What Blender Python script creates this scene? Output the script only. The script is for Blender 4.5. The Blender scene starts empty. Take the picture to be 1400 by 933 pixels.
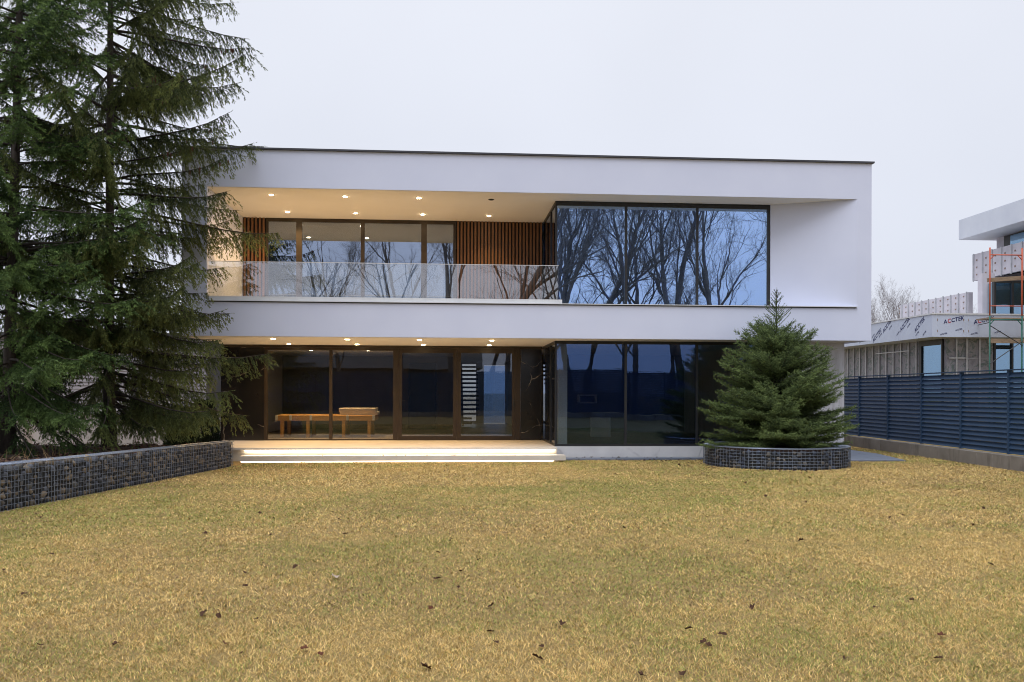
import bpy, bmesh, math, random
import numpy as np
from mathutils import Vector, Matrix, Euler

random.seed(7)
sc = bpy.context.scene
COL = sc.collection

# ------------------------------------------------------------------ camera
YAW = math.atan(91 / 1210)
cam_d = bpy.data.cameras.new('camera')
cam = bpy.data.objects.new('camera', cam_d)
COL.objects.link(cam)
cam_d.sensor_width = 36
cam_d.lens = 36 * 1210 / 1400
cam_d.shift_y = 70.5 / 1400
cam_d.clip_start = 0.1
cam_d.clip_end = 2000
cam.location = (0, 0, 1.6)
cam.rotation_euler = (Euler((math.pi / 2, 0, -YAW)).to_matrix() @ Matrix.Rotation(0.0028, 3, 'Z')).to_euler()
sc.camera = cam

# ------------------------------------------------------------------ sky, sun, exposure
SUN_EL, SUN_AZ = math.radians(64), math.radians(205)      # azimuth clockwise from +Y
world = bpy.data.worlds.new('World')
sc.world = world
world.use_nodes = True
wn, wl = world.node_tree.nodes, world.node_tree.links
bg = wn['Background']
sky = wn.new('ShaderNodeTexSky')
sky.sky_type = 'NISHITA'
sky.sun_disc = False
sky.sun_elevation = SUN_EL
sky.sun_rotation = SUN_AZ
sky.air_density = 1.0
sky.dust_density = 4.0
geo = wn.new('ShaderNodeTexCoord')
sep = wn.new('ShaderNodeSeparateXYZ')
wl.new(geo.outputs['Generated'], sep.inputs[0])
ramp = wn.new('ShaderNodeValToRGB')                         # overcast: paler near the horizon, brighter overhead
ramp.color_ramp.elements[0].position = 0.0
ramp.color_ramp.elements[0].color = (0.575, 0.605, 0.69, 1)
ramp.color_ramp.elements[1].position = 0.45
ramp.color_ramp.elements[1].color = (0.625, 0.645, 0.705, 1)
wl.new(sep.outputs['Z'], ramp.inputs['Fac'])
cn = wn.new('ShaderNodeTexNoise')
cn.inputs['Scale'].default_value = 1.6
cn.inputs['Detail'].default_value = 4
wl.new(geo.outputs['Generated'], cn.inputs['Vector'])
cm = wn.new('ShaderNodeMapRange')
cm.inputs['From Min'].default_value = 0.3
cm.inputs['From Max'].default_value = 0.7
cm.inputs['To Min'].default_value = 9.4
cm.inputs['To Max'].default_value = 10.5
wl.new(cn.outputs['Fac'], cm.inputs['Value'])
sc_ = wn.new('ShaderNodeVectorMath')
sc_.operation = 'SCALE'
wl.new(ramp.outputs['Color'], sc_.inputs[0])
wl.new(cm.outputs['Result'], sc_.inputs['Scale'])
mx = wn.new('ShaderNodeMix')
mx.data_type = 'RGBA'
mx.inputs[0].default_value = 0.93
wl.new(sky.outputs['Color'], mx.inputs[6])
wl.new(sc_.outputs[0], mx.inputs[7])
wl.new(mx.outputs[2], bg.inputs['Color'])
bg.inputs['Strength'].default_value = 0.10

sun_d = bpy.data.lights.new('sun', 'SUN')
sun_d.energy = 1.5
sun_d.angle = math.radians(50)
sun_d.color = (0.95, 0.97, 1.0)
sun = bpy.data.objects.new('sun', sun_d)
COL.objects.link(sun)
sdir = Vector((math.sin(SUN_AZ) * math.cos(SUN_EL), math.cos(SUN_AZ) * math.cos(SUN_EL), math.sin(SUN_EL)))
sun.rotation_euler = sdir.to_track_quat('Z', 'Y').to_euler()

sc.view_settings.view_transform = 'Standard'
sc.view_settings.look = 'None'
sc.view_settings.exposure = 0.42
sc.view_settings.gamma = 1.0
sc.view_settings.use_curve_mapping = False
sc.cycles.transparent_max_bounces = 24
sc.cycles.max_bounces = 10
sc.cycles.filter_width = 1.0
sc.cycles.sample_clamp_indirect = 6.0

# ------------------------------------------------------------------ helpers
class MB:
    """collects shapes in world coordinates, build() links them as ONE mesh object"""
    def __init__(self):
        self.v = []; self.f = []
    def add(self, vs, fs):
        o = len(self.v)
        self.v += [tuple(p) for p in vs]
        self.f += [tuple(i + o for i in f) for f in fs]
        return self
    def box(self, x0, x1, y0, y1, z0, z1):
        return self.add([(x0, y0, z0), (x1, y0, z0), (x1, y1, z0), (x0, y1, z0), (x0, y0, z1), (x1, y0, z1), (x1, y1, z1), (x0, y1, z1)],
                        [(0, 3, 2, 1), (4, 5, 6, 7), (0, 1, 5, 4), (1, 2, 6, 5), (2, 3, 7, 6), (3, 0, 4, 7)])
    def prism(self, pts, z0, z1):
        n = len(pts)
        vs = [(x, y, z0) for x, y in pts] + [(x, y, z1) for x, y in pts]
        fs = [tuple(range(n - 1, -1, -1)), tuple(range(n, 2 * n))]
        fs += [(i, (i + 1) % n, n + (i + 1) % n, n + i) for i in range(n)]
        return self.add(vs, fs)
    def obox(self, c, ax, ay, az):
        c = Vector(c); ax = Vector(ax); ay = Vector(ay); az = Vector(az)
        vs = [c + sx * ax + sy * ay + sz * az for sz in (-1, 1) for sx, sy in ((-1, -1), (1, -1), (1, 1), (-1, 1))]
        return self.add(vs, [(0, 3, 2, 1), (4, 5, 6, 7), (0, 1, 5, 4), (1, 2, 6, 5), (2, 3, 7, 6), (3, 0, 4, 7)])
    def bar(self, p, q, r=0.02, n=6):
        return self.tube([p, q], [r, r], n)
    def tube(self, pts, rad, n=6):
        pts = [Vector([float(c) for c in p]) for p in pts]
        vs = []; fs = []
        for i, p in enumerate(pts):
            d = (pts[min(i + 1, len(pts) - 1)] - pts[max(i - 1, 0)]).normalized()
            a = d.cross(Vector((0, 0, 1)) if abs(d.z) < 0.95 else Vector((1, 0, 0))).normalized()
            b = d.cross(a)
            for k in range(n):
                t = 2 * math.pi * k / n
                vs.append(p + float(rad[i]) * (math.cos(t) * a + math.sin(t) * b))
        for i in range(len(pts) - 1):
            for k in range(n):
                fs.append((i * n + k, i * n + (k + 1) % n, (i + 1) * n + (k + 1) % n, (i + 1) * n + k))
        fs.append(tuple(range(n - 1, -1, -1)))
        fs.append(tuple(range((len(pts) - 1) * n, len(pts) * n)))
        return self.add(vs, fs)
    def cyl(self, c, r, z0, z1, n=24):
        return self.prism([(c[0] + r * math.cos(2 * math.pi * k / n), c[1] + r * math.sin(2 * math.pi * k / n)) for k in range(n)], z0, z1)
    def build(self, name, mat, parent=None, bevel=0.0, smooth=False):
        off = world_loc(parent)
        me = bpy.data.meshes.new(name)
        me.from_pydata([(x - off[0], y - off[1], z - off[2]) for x, y, z in self.v], [], self.f)
        me.update()
        o = bpy.data.objects.new(name, me)
        COL.objects.link(o)
        me.materials.append(mat)
        if parent: o.parent = parent
        if smooth: me.polygons.foreach_set('use_smooth', [True] * len(me.polygons))
        if bevel:
            m = o.modifiers.new('bevel', 'BEVEL'); m.width = bevel; m.segments = 2; m.limit_method = 'ANGLE'
        return o

def world_loc(o):
    v = Vector((0, 0, 0))
    while o:
        v += o.location; o = o.parent
    return v

def tag(o, label=None, cat=None, group=None, kind=None):
    if label: o['label'] = label
    if cat: o['category'] = cat
    if group: o['group'] = group
    if kind: o['kind'] = kind
    return o

def thing(name, loc, label, cat, group=None):
    o = bpy.data.objects.new(name, None)
    o.empty_display_size = 0.2
    COL.objects.link(o); o.location = loc
    return tag(o, label, cat, group)

def copy_tree(o, parent=None):
    c = o.copy(); COL.objects.link(c); c.parent = parent
    for ch in list(o.children): copy_tree(ch, c)
    return c

def fast_mesh(name, V, T, mat, parent=None, colors=None, local=False):
    """V (n,3) world coords, T (m,3) triangles, colors (n,3)"""
    V = np.asarray(V, np.float32)
    if not local:
        V = V - np.array(world_loc(parent), np.float32)
    T = np.asarray(T, np.int32)
    me = bpy.data.meshes.new(name)
    me.vertices.add(len(V)); me.vertices.foreach_set('co', V.ravel())
    me.loops.add(T.size); me.loops.foreach_set('vertex_index', T.ravel())
    me.polygons.add(len(T)); me.polygons.foreach_set('loop_start', np.arange(0, T.size, 3, dtype=np.int32))
    if colors is not None:
        a = me.color_attributes.new('Col', 'FLOAT_COLOR', 'POINT')
        c4 = np.ones((len(V), 4), np.float32); c4[:, :3] = colors
        a.data.foreach_set('color', c4.ravel())
    me.update(calc_edges=True)
    me.materials.append(mat)
    o = bpy.data.objects.new(name, me)
    COL.objects.link(o)
    if parent: o.parent = parent
    return o

_rs = np.random.RandomState(11)
_grid = _rs.rand(64, 64)
def vnoise(x, y, s=1.0):
    x = np.asarray(x) * s; y = np.asarray(y) * s
    xi = np.floor(x).astype(int); yi = np.floor(y).astype(int)
    fx = x - xi; fy = y - yi
    fx = fx * fx * (3 - 2 * fx); fy = fy * fy * (3 - 2 * fy)
    g = lambda a, b: _grid[a % 64, b % 64]
    return (g(xi, yi) * (1 - fx) + g(xi + 1, yi) * fx) * (1 - fy) + (g(xi, yi + 1) * (1 - fx) + g(xi + 1, yi + 1) * fx) * fy

# ------------------------------------------------------------------ materials
def nm(name):
    m = bpy.data.materials.new(name); m.use_nodes = True
    n = m.node_tree.nodes; l = m.node_tree.links
    return m, n, l, n['Principled BSDF']

def coords(n, l, scale=(1, 1, 1), kind='Object'):
    t = n.new('ShaderNodeTexCoord'); mp = n.new('ShaderNodeMapping')
    mp.inputs['Scale'].default_value = scale
    l.new(t.outputs[kind], mp.inputs['Vector'])
    return mp.outputs['Vector']

def noise(n, l, vec, scale, detail=4, rough=0.55, dist=0.0):
    t = n.new('ShaderNodeTexNoise')
    t.inputs['Scale'].default_value = scale; t.inputs['Detail'].default_value = detail
    t.inputs['Roughness'].default_value = rough; t.inputs['Distortion'].default_value = dist
    l.new(vec, t.inputs['Vector'])
    return t.outputs['Fac']

def ramp_node(n, l, fac, stops):
    r = n.new('ShaderNodeValToRGB')
    e = r.color_ramp.elements
    while len(e) < len(stops): e.new(0.5)
    for k, (p, c) in enumerate(stops):
        e[k].position = p; e[k].color = (*c, 1)
    l.new(fac, r.inputs['Fac'])
    return r.outputs['Color']

def bump(n, l, h, bsdf, strength=0.3, dist=0.01):
    b = n.new('ShaderNodeBump'); b.inputs['Strength'].default_value = strength; b.inputs['Distance'].default_value = dist
    l.new(h, b.inputs['Height']); l.new(b.outputs['Normal'], bsdf.inputs['Normal'])

def noisy(name, c1, c2, scale=3, rough=0.7, bstr=0.2, bscale=None, bdist=0.004, metal=0.0, stretch=(1, 1, 1), detail=6, lo=0.3, hi=0.7, spec=0.5):
    m, n, l, b = nm(name)
    v = coords(n, l, stretch)
    f = noise(n, l, v, scale, detail)
    l.new(ramp_node(n, l, f, [(lo, c1), (hi, c2)]), b.inputs['Base Color'])
    b.inputs['Roughness'].default_value = rough; b.inputs['Metallic'].default_value = metal
    b.inputs['Specular IOR Level'].default_value = spec
    if bstr:
        f2 = noise(n, l, v, bscale or scale * 8, 3)
        bump(n, l, f2, b, bstr, bdist)
    return m

M = {}
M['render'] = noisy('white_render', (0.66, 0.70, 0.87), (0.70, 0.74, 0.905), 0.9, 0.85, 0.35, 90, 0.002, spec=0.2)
M['ceiling'] = noisy('ceiling_white', (0.74, 0.72, 0.69), (0.78, 0.76, 0.73), 1.0, 0.9, 0.1, 60, 0.001, spec=0.1)
M['coping'] = noisy('dark_coping', (0.06, 0.06, 0.075), (0.09, 0.09, 0.10), 4, 0.45, 0.0, metal=0.6)
M['sill'] = noisy('sill_metal', (0.62, 0.63, 0.66), (0.70, 0.71, 0.73), 4, 0.4, 0.0)
M['frame'] = noisy('anthracite_frame', (0.015, 0.016, 0.02), (0.025, 0.026, 0.03), 6, 0.4, 0.0)
M['bronze'] = noisy('bronze_frame', (0.036, 0.026, 0.019), (0.048, 0.035, 0.025), 6, 0.4, 0.0, metal=0.3)
M['terrace'] = noisy('terrace_stone', (0.58, 0.54, 0.49), (0.68, 0.64, 0.58), 2.5, 0.5, 0.05, 50, 0.002)
M['dark_wall'] = noisy('dark_interior_wall', (0.115, 0.098, 0.08), (0.15, 0.13, 0.105), 1.5, 0.7, 0.0)
M['interior_floor'] = noisy('interior_floor', (0.22, 0.20, 0.18), (0.28, 0.26, 0.23), 2, 0.35, 0.0)
M['blue_door'] = noisy('dark_blue_door', (0.02, 0.025, 0.045), (0.028, 0.034, 0.06), 3, 0.5, 0.0)
M['plain_white'] = noisy('white_board', (0.66, 0.66, 0.65), (0.74, 0.74, 0.73), 3, 0.5, 0.0)
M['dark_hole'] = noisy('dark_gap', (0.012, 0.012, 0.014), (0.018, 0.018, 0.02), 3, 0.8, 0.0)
M['wire'] = noisy('galvanised_wire', (0.20, 0.235, 0.31), (0.31, 0.35, 0.43), 30, 0.4, 0.0, metal=0.7)
M['slat_metal'] = noisy('blue_grey_louvre', (0.028, 0.060, 0.118), (0.038, 0.075, 0.145), 1.6, 0.5, 0.0, spec=0.25)
M['path'] = None

def wood_mat(name, c1, c2, stretch):
    m, n, l, b = nm(name)
    v = coords(n, l, stretch)
    f = noise(n, l, v, 6, 6, 0.6, 0.6)
    l.new(ramp_node(n, l, f, [(0.3, c1), (0.7, c2)]), b.inputs['Base Color'])
    b.inputs['Roughness'].default_value = 0.5
    bump(n, l, f, b, 0.15, 0.003)
    return m
M['cladding'] = wood_mat('thermo_wood', (0.115, 0.05, 0.02), (0.20, 0.09, 0.035), (6, 6, 0.35))
M['table_wood'] = wood_mat('oak', (0.50, 0.27, 0.085), (0.66, 0.38, 0.13), (0.6, 6, 6))
M['plank'] = wood_mat('plank', (0.22, 0.15, 0.10), (0.36, 0.27, 0.19), (0.8, 6, 6))

def marble(name, base, base2, vein, vscale, width, rough):
    m, n, l, b = nm(name)
    v = coords(n, l)
    d = n.new('ShaderNodeTexNoise'); d.inputs['Scale'].default_value = 1.1; d.inputs['Detail'].default_value = 6
    l.new(v, d.inputs['Vector'])
    mxv = n.new('ShaderNodeVectorMath'); mxv.operation = 'MULTIPLY_ADD'
    l.new(d.outputs['Color'], mxv.inputs[0]); mxv.inputs[1].default_value = (0.55, 0.55, 0.55); l.new(v, mxv.inputs[2])
    vo = n.new('ShaderNodeTexVoronoi'); vo.feature = 'DISTANCE_TO_EDGE'; vo.inputs['Scale'].default_value = vscale
    l.new(mxv.outputs[0], vo.inputs['Vector'])
    msk = n.new('ShaderNodeMapRange'); msk.inputs['From Min'].default_value = 0.0; msk.inputs['From Max'].default_value = width
    msk.inputs['To Min'].default_value = 1.0; msk.inputs['To Max'].default_value = 0.0
    l.new(vo.outputs['Distance'], msk.inputs['Value'])
    br = noise(n, l, v, 1.7, 3)
    mul = n.new('ShaderNodeMath'); mul.operation = 'MULTIPLY'
    brm = n.new('ShaderNodeMapRange'); brm.inputs['From Min'].default_value = 0.42; brm.inputs['From Max'].default_value = 0.62
    l.new(br, brm.inputs['Value'])
    l.new(msk.outputs[0], mul.inputs[0]); l.new(brm.outputs[0], mul.inputs[1])
    bc = ramp_node(n, l, noise(n, l, v, 2.2, 6), [(0.3, base), (0.7, base2)])
    mix = n.new('ShaderNodeMix'); mix.data_type = 'RGBA'
    l.new(mul.outputs[0], mix.inputs[0]); l.new(bc, mix.inputs[6]); mix.inputs[7].default_value = (*vein, 1)
    l.new(mix.outputs[2], b.inputs['Base Color'])
    b.inputs['Roughness'].default_value = rough
    return m
M['black_marble'] = marble('black_marble', (0.008, 0.008, 0.009), (0.016, 0.014, 0.014), (0.45, 0.40, 0.34), 0.75, 0.008, 0.18)
M['white_marble'] = marble('white_marble', (0.55, 0.55, 0.575), (0.66, 0.66, 0.68), (0.36, 0.36, 0.40), 0.9, 0.03, 0.45)

def stained_wall(name, c1, c2, stain):
    m, n, l, b = nm(name)
    v = coords(n, l); vs = coords(n, l, (1.3, 1.3, 0.25))
    a = ramp_node(n, l, noise(n, l, v, 1.2, 8), [(0.3, c1), (0.7, c2)])
    st = n.new('ShaderNodeMapRange'); st.inputs['From Min'].default_value = 0.52; st.inputs['From Max'].default_value = 0.72
    st.inputs['To Max'].default_value = 0.85
    l.new(noise(n, l, vs, 2.2, 8, 0.65), st.inputs['Value'])
    mix = n.new('ShaderNodeMix'); mix.data_type = 'RGBA'
    l.new(st.outputs[0], mix.inputs[0]); l.new(a, mix.inputs[6]); mix.inputs[7].default_value = (*stain, 1)
    l.new(mix.outputs[2], b.inputs['Base Color'])
    b.inputs['Roughness'].default_value = 0.9
    bump(n, l, noise(n, l, v, 40, 4), b, 0.3, 0.006)
    return m
M['stucco'] = stained_wall('stained_stucco', (0.36, 0.32, 0.30), (0.47, 0.43, 0.41), (0.24, 0.16, 0.11))
M['concrete'] = stained_wall('concrete_block', (0.20, 0.18, 0.16), (0.33, 0.30, 0.27), (0.07, 0.055, 0.045))
M['marble_wall'] = stained_wall('weathered_marble', (0.60, 0.60, 0.66), (0.70, 0.70, 0.76), (0.40, 0.39, 0.41))

def glass(name, refl, gl_tint, tr_tint, warp=0.0003, rough=0.0):
    m = bpy.data.materials.new(name); m.use_nodes = True
    n = m.node_tree.nodes; l = m.node_tree.links
    n.remove(n['Principled BSDF']); out = n['Material Output']
    tr = n.new('ShaderNodeBsdfTransparent'); tr.inputs['Color'].default_value = (*tr_tint, 1)
    gl = n.new('ShaderNodeBsdfGlossy'); gl.inputs['Color'].default_value = (*gl_tint, 1); gl.inputs['Roughness'].default_value = rough
    fr = n.new('ShaderNodeLayerWeight'); fr.inputs['Blend'].default_value = 0.5
    ad = n.new('ShaderNodeMapRange')
    ad.inputs['To Min'].default_value = refl; ad.inputs['To Max'].default_value = 1.0
    pw = n.new('ShaderNodeMath'); pw.operation = 'POWER'; pw.inputs[1].default_value = 4.0
    l.new(fr.outputs['Facing'], pw.inputs[0])
    l.new(pw.outputs[0], ad.inputs['Value'])
    mix = n.new('ShaderNodeMixShader')
    l.new(ad.outputs[0], mix.inputs[0]); l.new(tr.outputs[0], mix.inputs[1]); l.new(gl.outputs[0], mix.inputs[2])
    l.new(mix.outputs[0], out.inputs['Surface'])
    if warp:
        v = coords(n, l)
        f = noise(n, l, v, 1.6, 2, 0.5)
        b = n.new('ShaderNodeBump'); b.inputs['Strength'].default_value = 1.0; b.inputs['Distance'].default_value = warp
        l.new(f, b.inputs['Height']); l.new(b.outputs['Normal'], gl.inputs['Normal'])
    return m
M['bay_glass'] = glass('coated_bay_glass', 0.68, (0.50, 0.69, 1.0), (0.55, 0.74, 1.0), 0.0005)
M['loggia_glass'] = glass('coated_loggia_glass', 0.40, (0.66, 0.77, 1.0), (0.50, 0.52, 0.52), 0.0004)
M['lower_glass'] = glass('coated_lower_glass', 0.09, (0.72, 0.78, 0.92), (0.80, 0.80, 0.78), 0.0004)
M['lower_bay_glass'] = glass('coated_lower_bay_glass', 0.13, (0.27, 0.45, 0.95), (0.66, 0.70, 0.72), 0.0005)
M['rail_glass'] = glass('railing_glass', 0.19, (0.95, 0.95, 1.0), (0.90, 0.92, 0.91), 0.0002)
M['clear_glass'] = glass('clear_glass', 0.08, (0.8, 0.9, 1.0), (0.34, 0.46, 0.66), 0)
M['stair_glass'] = glass('stair_glass', 0.06, (0.9, 0.9, 1.0), (0.78, 0.80, 0.82), 0)
M['site_glass'] = glass('site_glass', 0.46, (0.46, 0.66, 0.84), (0.55, 0.70, 0.80), 0.0006)

def emit(name, col, s):
    m = bpy.data.materials.new(name); m.use_nodes = True
    n = m.node_tree.nodes; l = m.node_tree.links
    n.remove(n['Principled BSDF'])
    e = n.new('ShaderNodeEmission'); e.inputs['Color'].default_value = (*col, 1); e.inputs['Strength'].default_value = s
    l.new(e.outputs[0], n['Material Output'].inputs['Surface'])
    return m
M['lamp'] = emit('warm_lamp', (1.0, 0.74, 0.42), 60)
M['led'] = emit('led_strip', (1.0, 0.82, 0.58), 16)
M['led_low'] = emit('low_led_strip', (1.0, 0.82, 0.58), 6)

def colattr(name, rough=0.6, spec=0.3, vary=None, trans=0.0):
    m, n, l, b = nm(name)
    a = n.new('ShaderNodeVertexColor'); a.layer_name = 'Col'
    l.new(a.outputs['Color'], b.inputs['Base Color'])
    b.inputs['Roughness'].default_value = rough; b.inputs['Specular IOR Level'].default_value = spec
    if trans:
        t = n.new('ShaderNodeBsdfTranslucent'); l.new(a.outputs['Color'], t.inputs['Color'])
        mx_ = n.new('ShaderNodeMixShader'); mx_.inputs[0].default_value = trans
        l.new(b.outputs[0], mx_.inputs[1]); l.new(t.outputs[0], mx_.inputs[2]); l.new(mx_.outputs[0], n['Material Output'].inputs['Surface'])
    return m
M['needles'] = colattr('spruce_needles', 0.6, 0.25, trans=0.3)
M['grass'] = colattr('dry_grass', 0.75, 0.15)
M['litter'] = colattr('leaf_litter', 0.85, 0.15)
M['stones'] = colattr('gabion_stone', 0.8, 0.25)
M['spruce_bark'] = noisy('spruce_bark', (0.035, 0.028, 0.024), (0.085, 0.07, 0.06), 9, 0.95, 0.9, 16, 0.03, stretch=(1, 1, 0.35))
M['bare_bark'] = noisy('bare_bark', (0.13, 0.12, 0.115), (0.23, 0.21, 0.20), 8, 0.95, 0.5, 14, 0.02, stretch=(1, 1, 0.3))
M['bare_far'] = noisy('grey_bark', (0.13, 0.11, 0.12), (0.20, 0.17, 0.18), 8, 0.95, 0.0)
M['soil'] = noisy('bark_mulch', (0.045, 0.028, 0.024), (0.11, 0.068, 0.058), 14, 0.95, 0.9, 30, 0.04)

def ground_mat():
    m, n, l, b = nm('dry_lawn_ground')
    v = coords(n, l)
    a = ramp_node(n, l, noise(n, l, v, 0.35, 6), [(0.3, (0.28, 0.20, 0.085)), (0.55, (0.36, 0.26, 0.11)), (0.75, (0.23, 0.20, 0.065))])
    f = noise(n, l, v, 60, 4)
    mix = n.new('ShaderNodeMix'); mix.data_type = 'RGBA'; mix.blend_type = 'MULTIPLY'; mix.inputs[0].default_value = 0.7
    l.new(a, mix.inputs[6])
    l.new(ramp_node(n, l, f, [(0.3, (0.4, 0.4, 0.4)), (0.7, (1.2, 1.2, 1.2))]), mix.inputs[7])
    l.new(mix.outputs[2], b.inputs['Base Color']); b.inputs['Roughness'].default_value = 0.95
    b.inputs['Specular IOR Level'].default_value = 0.1
    bump(n, l, f, b, 0.6, 0.03)
    return m
M['ground'] = ground_mat()

def slab_mat():
    m, n, l, b = nm('slate_paving')
    v = coords(n, l)
    bt = n.new('ShaderNodeTexBrick'); bt.inputs['Scale'].default_value = 1.0
    bt.inputs['Brick Width'].default_value = 0.9; bt.inputs['Row Height'].default_value = 0.45; bt.inputs['Mortar Size'].default_value = 0.012
    bt.inputs['Color1'].default_value = (0.13, 0.16, 0.22, 1); bt.inputs['Color2'].default_value = (0.17, 0.20, 0.27, 1)
    bt.inputs['Mortar'].default_value = (0.05, 0.05, 0.06, 1)
    l.new(v, bt.inputs['Vector'])
    l.new(bt.outputs['Color'], b.inputs['Base Color']); b.inputs['Roughness'].default_value = 0.4
    bump(n, l, noise(n, l, v, 25, 4), b, 0.2, 0.004)
    return m
M['path'] = slab_mat()

def foil_mat():
    m, n, l, b = nm('insulation_wrap')
    v = coords(n, l)
    f = noise(n, l, v, 2.6, 8, 0.65, 0.8)
    l.new(ramp_node(n, l, f, [(0.3, (0.20, 0.20, 0.245)), (0.5, (0.33, 0.33, 0.39)), (0.57, (0.11, 0.16, 0.16)), (0.64, (0.36, 0.35, 0.41))]), b.inputs['Base Color'])
    b.inputs['Roughness'].default_value = 0.5
    bump(n, l, f, b, 0.6, 0.04)
    return m
M['foil'] = foil_mat()
M['film'] = noisy('film_covered_panel', (0.50, 0.555, 0.70), (0.57, 0.63, 0.77), 1.4, 0.35, 0.15, 6, 0.004)
M['film_text_blue'] = noisy('print_blue', (0.012, 0.018, 0.10), (0.02, 0.03, 0.14), 5, 0.5, 0.0)
M['film_text_red'] = noisy('print_red', (0.45, 0.02, 0.03), (0.55, 0.03, 0.04), 5, 0.5, 0.0)
M['site_white'] = noisy('site_white_panel', (0.62, 0.66, 0.76), (0.70, 0.74, 0.83), 1.2, 0.6, 0.0)
M['board'] = noisy('gypsum_board', (0.50, 0.48, 0.53), (0.64, 0.61, 0.67), 1.5, 0.8, 0.0)
M['stud'] = noisy('galvanised_stud', (0.42, 0.43, 0.46), (0.56, 0.57, 0.60), 5, 0.4, 0.0, metal=0.5)
M['anchor'] = noisy('rusty_anchor', (0.24, 0.17, 0.14), (0.34, 0.25, 0.20), 5, 0.8, 0.0)
M['orange'] = noisy('orange_paint', (0.50, 0.10, 0.05), (0.60, 0.14, 0.07), 12, 0.5, 0.0)
M['green'] = noisy('green_paint', (0.015, 0.10, 0.075), (0.03, 0.15, 0.11), 12, 0.5, 0.0)
M['brace'] = noisy('dark_brace', (0.03, 0.03, 0.035), (0.06, 0.06, 0.07), 12, 0.5, 0.0)
M['core'] = noisy('teal_core', (0.16, 0.25, 0.32), (0.25, 0.36, 0.44), 1.2, 0.7, 0.0, stretch=(3, 3, .3))
M['siding'] = noisy('weathered_siding', (0.30, 0.275, 0.29), (0.43, 0.40, 0.42), 2.0, 0.85, 0.2, 30, 0.004)
M['roof_trim'] = noisy('dark_trim', (0.03, 0.03, 0.035), (0.05, 0.05, 0.055), 3, 0.6, 0.0)

# ------------------------------------------------------------------ ground, lawn, paths
g = MB()
NX, NY = 60, 60
xs = np.linspace(-1, 1, NX); ys = np.linspace(-1, 1, NY)
xs = np.sign(xs) * np.abs(xs) ** 2.2 * 700; ys = np.sign(ys) * np.abs(ys) ** 2.2 * 700
g.add([(x, y, 0) for y in ys for x in xs], [(j * NX + i, j * NX + i + 1, (j + 1) * NX + i + 1, (j + 1) * NX + i) for j in range(NY - 1) for i in range(NX - 1)])
tag(g.build('ground', M['ground']), kind='structure')

PATH = [(8.35, 20.1), (10.85, 20.15), (11.3, 22.4), (11.3, 38), (9.92, 38), (9.92, 21.12), (8.35, 21.12)]
p = MB(); p.prism(PATH, -0.1, 0.028)
p.prism([(2.72, 20.72), (8.34, 20.80), (8.34, 21.12), (2.72, 21.12)], -0.1, 0.045)
tag(p.build('paving_path', M['path']), kind='structure')

# ------------------------------------------------------------------ villa
XL, XR, Y0 = -5.92, 10.12, 20.4
BAYX0, BAYX1, BAYY, RECY, YB = 2.63, 7.94, 21.2, 23.9, 37.0
villa = thing('villa', (2.1, 28, 0), 'two-storey white flat-roofed villa with lit loggias and large dark windows', 'house')

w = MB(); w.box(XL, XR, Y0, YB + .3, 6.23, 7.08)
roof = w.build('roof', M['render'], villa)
w = MB(); w.box(XL - .05, XR + .05, Y0 - .05, YB + .35, 7.083, 7.122)
w.build('coping', M['coping'], roof)
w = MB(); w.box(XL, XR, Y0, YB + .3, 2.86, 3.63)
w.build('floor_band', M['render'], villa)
# upper side walls and the splayed wall right of the window
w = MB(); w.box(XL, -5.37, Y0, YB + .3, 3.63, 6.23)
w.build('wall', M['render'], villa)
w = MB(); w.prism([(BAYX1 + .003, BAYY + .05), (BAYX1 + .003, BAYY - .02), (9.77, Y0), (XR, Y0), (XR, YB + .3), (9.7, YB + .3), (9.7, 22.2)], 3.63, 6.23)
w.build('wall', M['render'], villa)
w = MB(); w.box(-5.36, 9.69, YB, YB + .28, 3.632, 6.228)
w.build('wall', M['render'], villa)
# soffit lining a hair below the slabs
w = MB(); w.prism([(-5.365, Y0 + .02), (9.68, Y0 + .02), (BAYX1, BAYY - .03), (2.63, BAYY - .03), (2.63, RECY), (-5.365, RECY)], 6.222, 6.229)
w.build('soffit', M['ceiling'], villa)
w = MB(); w.prism([(-5.86, Y0 + .02), (9.82, Y0 + .02), (9.82, BAYY - .01), (2.63, BAYY - .01), (2.63, RECY), (-5.86, RECY)], 2.852, 2.859)
w.build('soffit', M['ceiling'], villa)
# sill, dark strip painting the shade under its overhang, balcony kerb
w = MB(); w.prism([(-5.365, Y0 - .045), (9.76, Y0 - .045), (9.76, Y0 + .003), (BAYX1, BAYY - .025), (BAYX1, BAYY + .1), (2.6, BAYY + .1), (2.6, Y0 + .6), (-5.365, Y0 + .6)], 3.650, 3.668)
sill = w.build('sill', M['sill'], villa)
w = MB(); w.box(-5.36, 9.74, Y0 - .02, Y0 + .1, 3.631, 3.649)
w.build('painted_shadow', M['dark_hole'], sill)
w = MB(); w.box(-5.365, 2.70, Y0 + .03, Y0 + .17, 3.669, 3.765)
w.build('balcony_kerb', M['sill'], villa)
w = MB(); w.box(-5.365, 2.60, Y0 + .175, RECY + .4, 3.669, 3.70)
w.build('balcony_floor', M['terrace'], villa)

# lower storey walls
w = MB(); w.box(BAYX1 + .003, 9.83, BAYY, YB, 0, 2.855); w.build('wall', M['marble_wall'], villa)
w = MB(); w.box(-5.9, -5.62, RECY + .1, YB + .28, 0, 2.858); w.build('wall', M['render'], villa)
w = MB(); w.box(BAYX0, BAYX1, BAYY - .012, BAYY + .4, 0, 0.308); w.build('plinth', M['white_marble'], villa)
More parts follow.
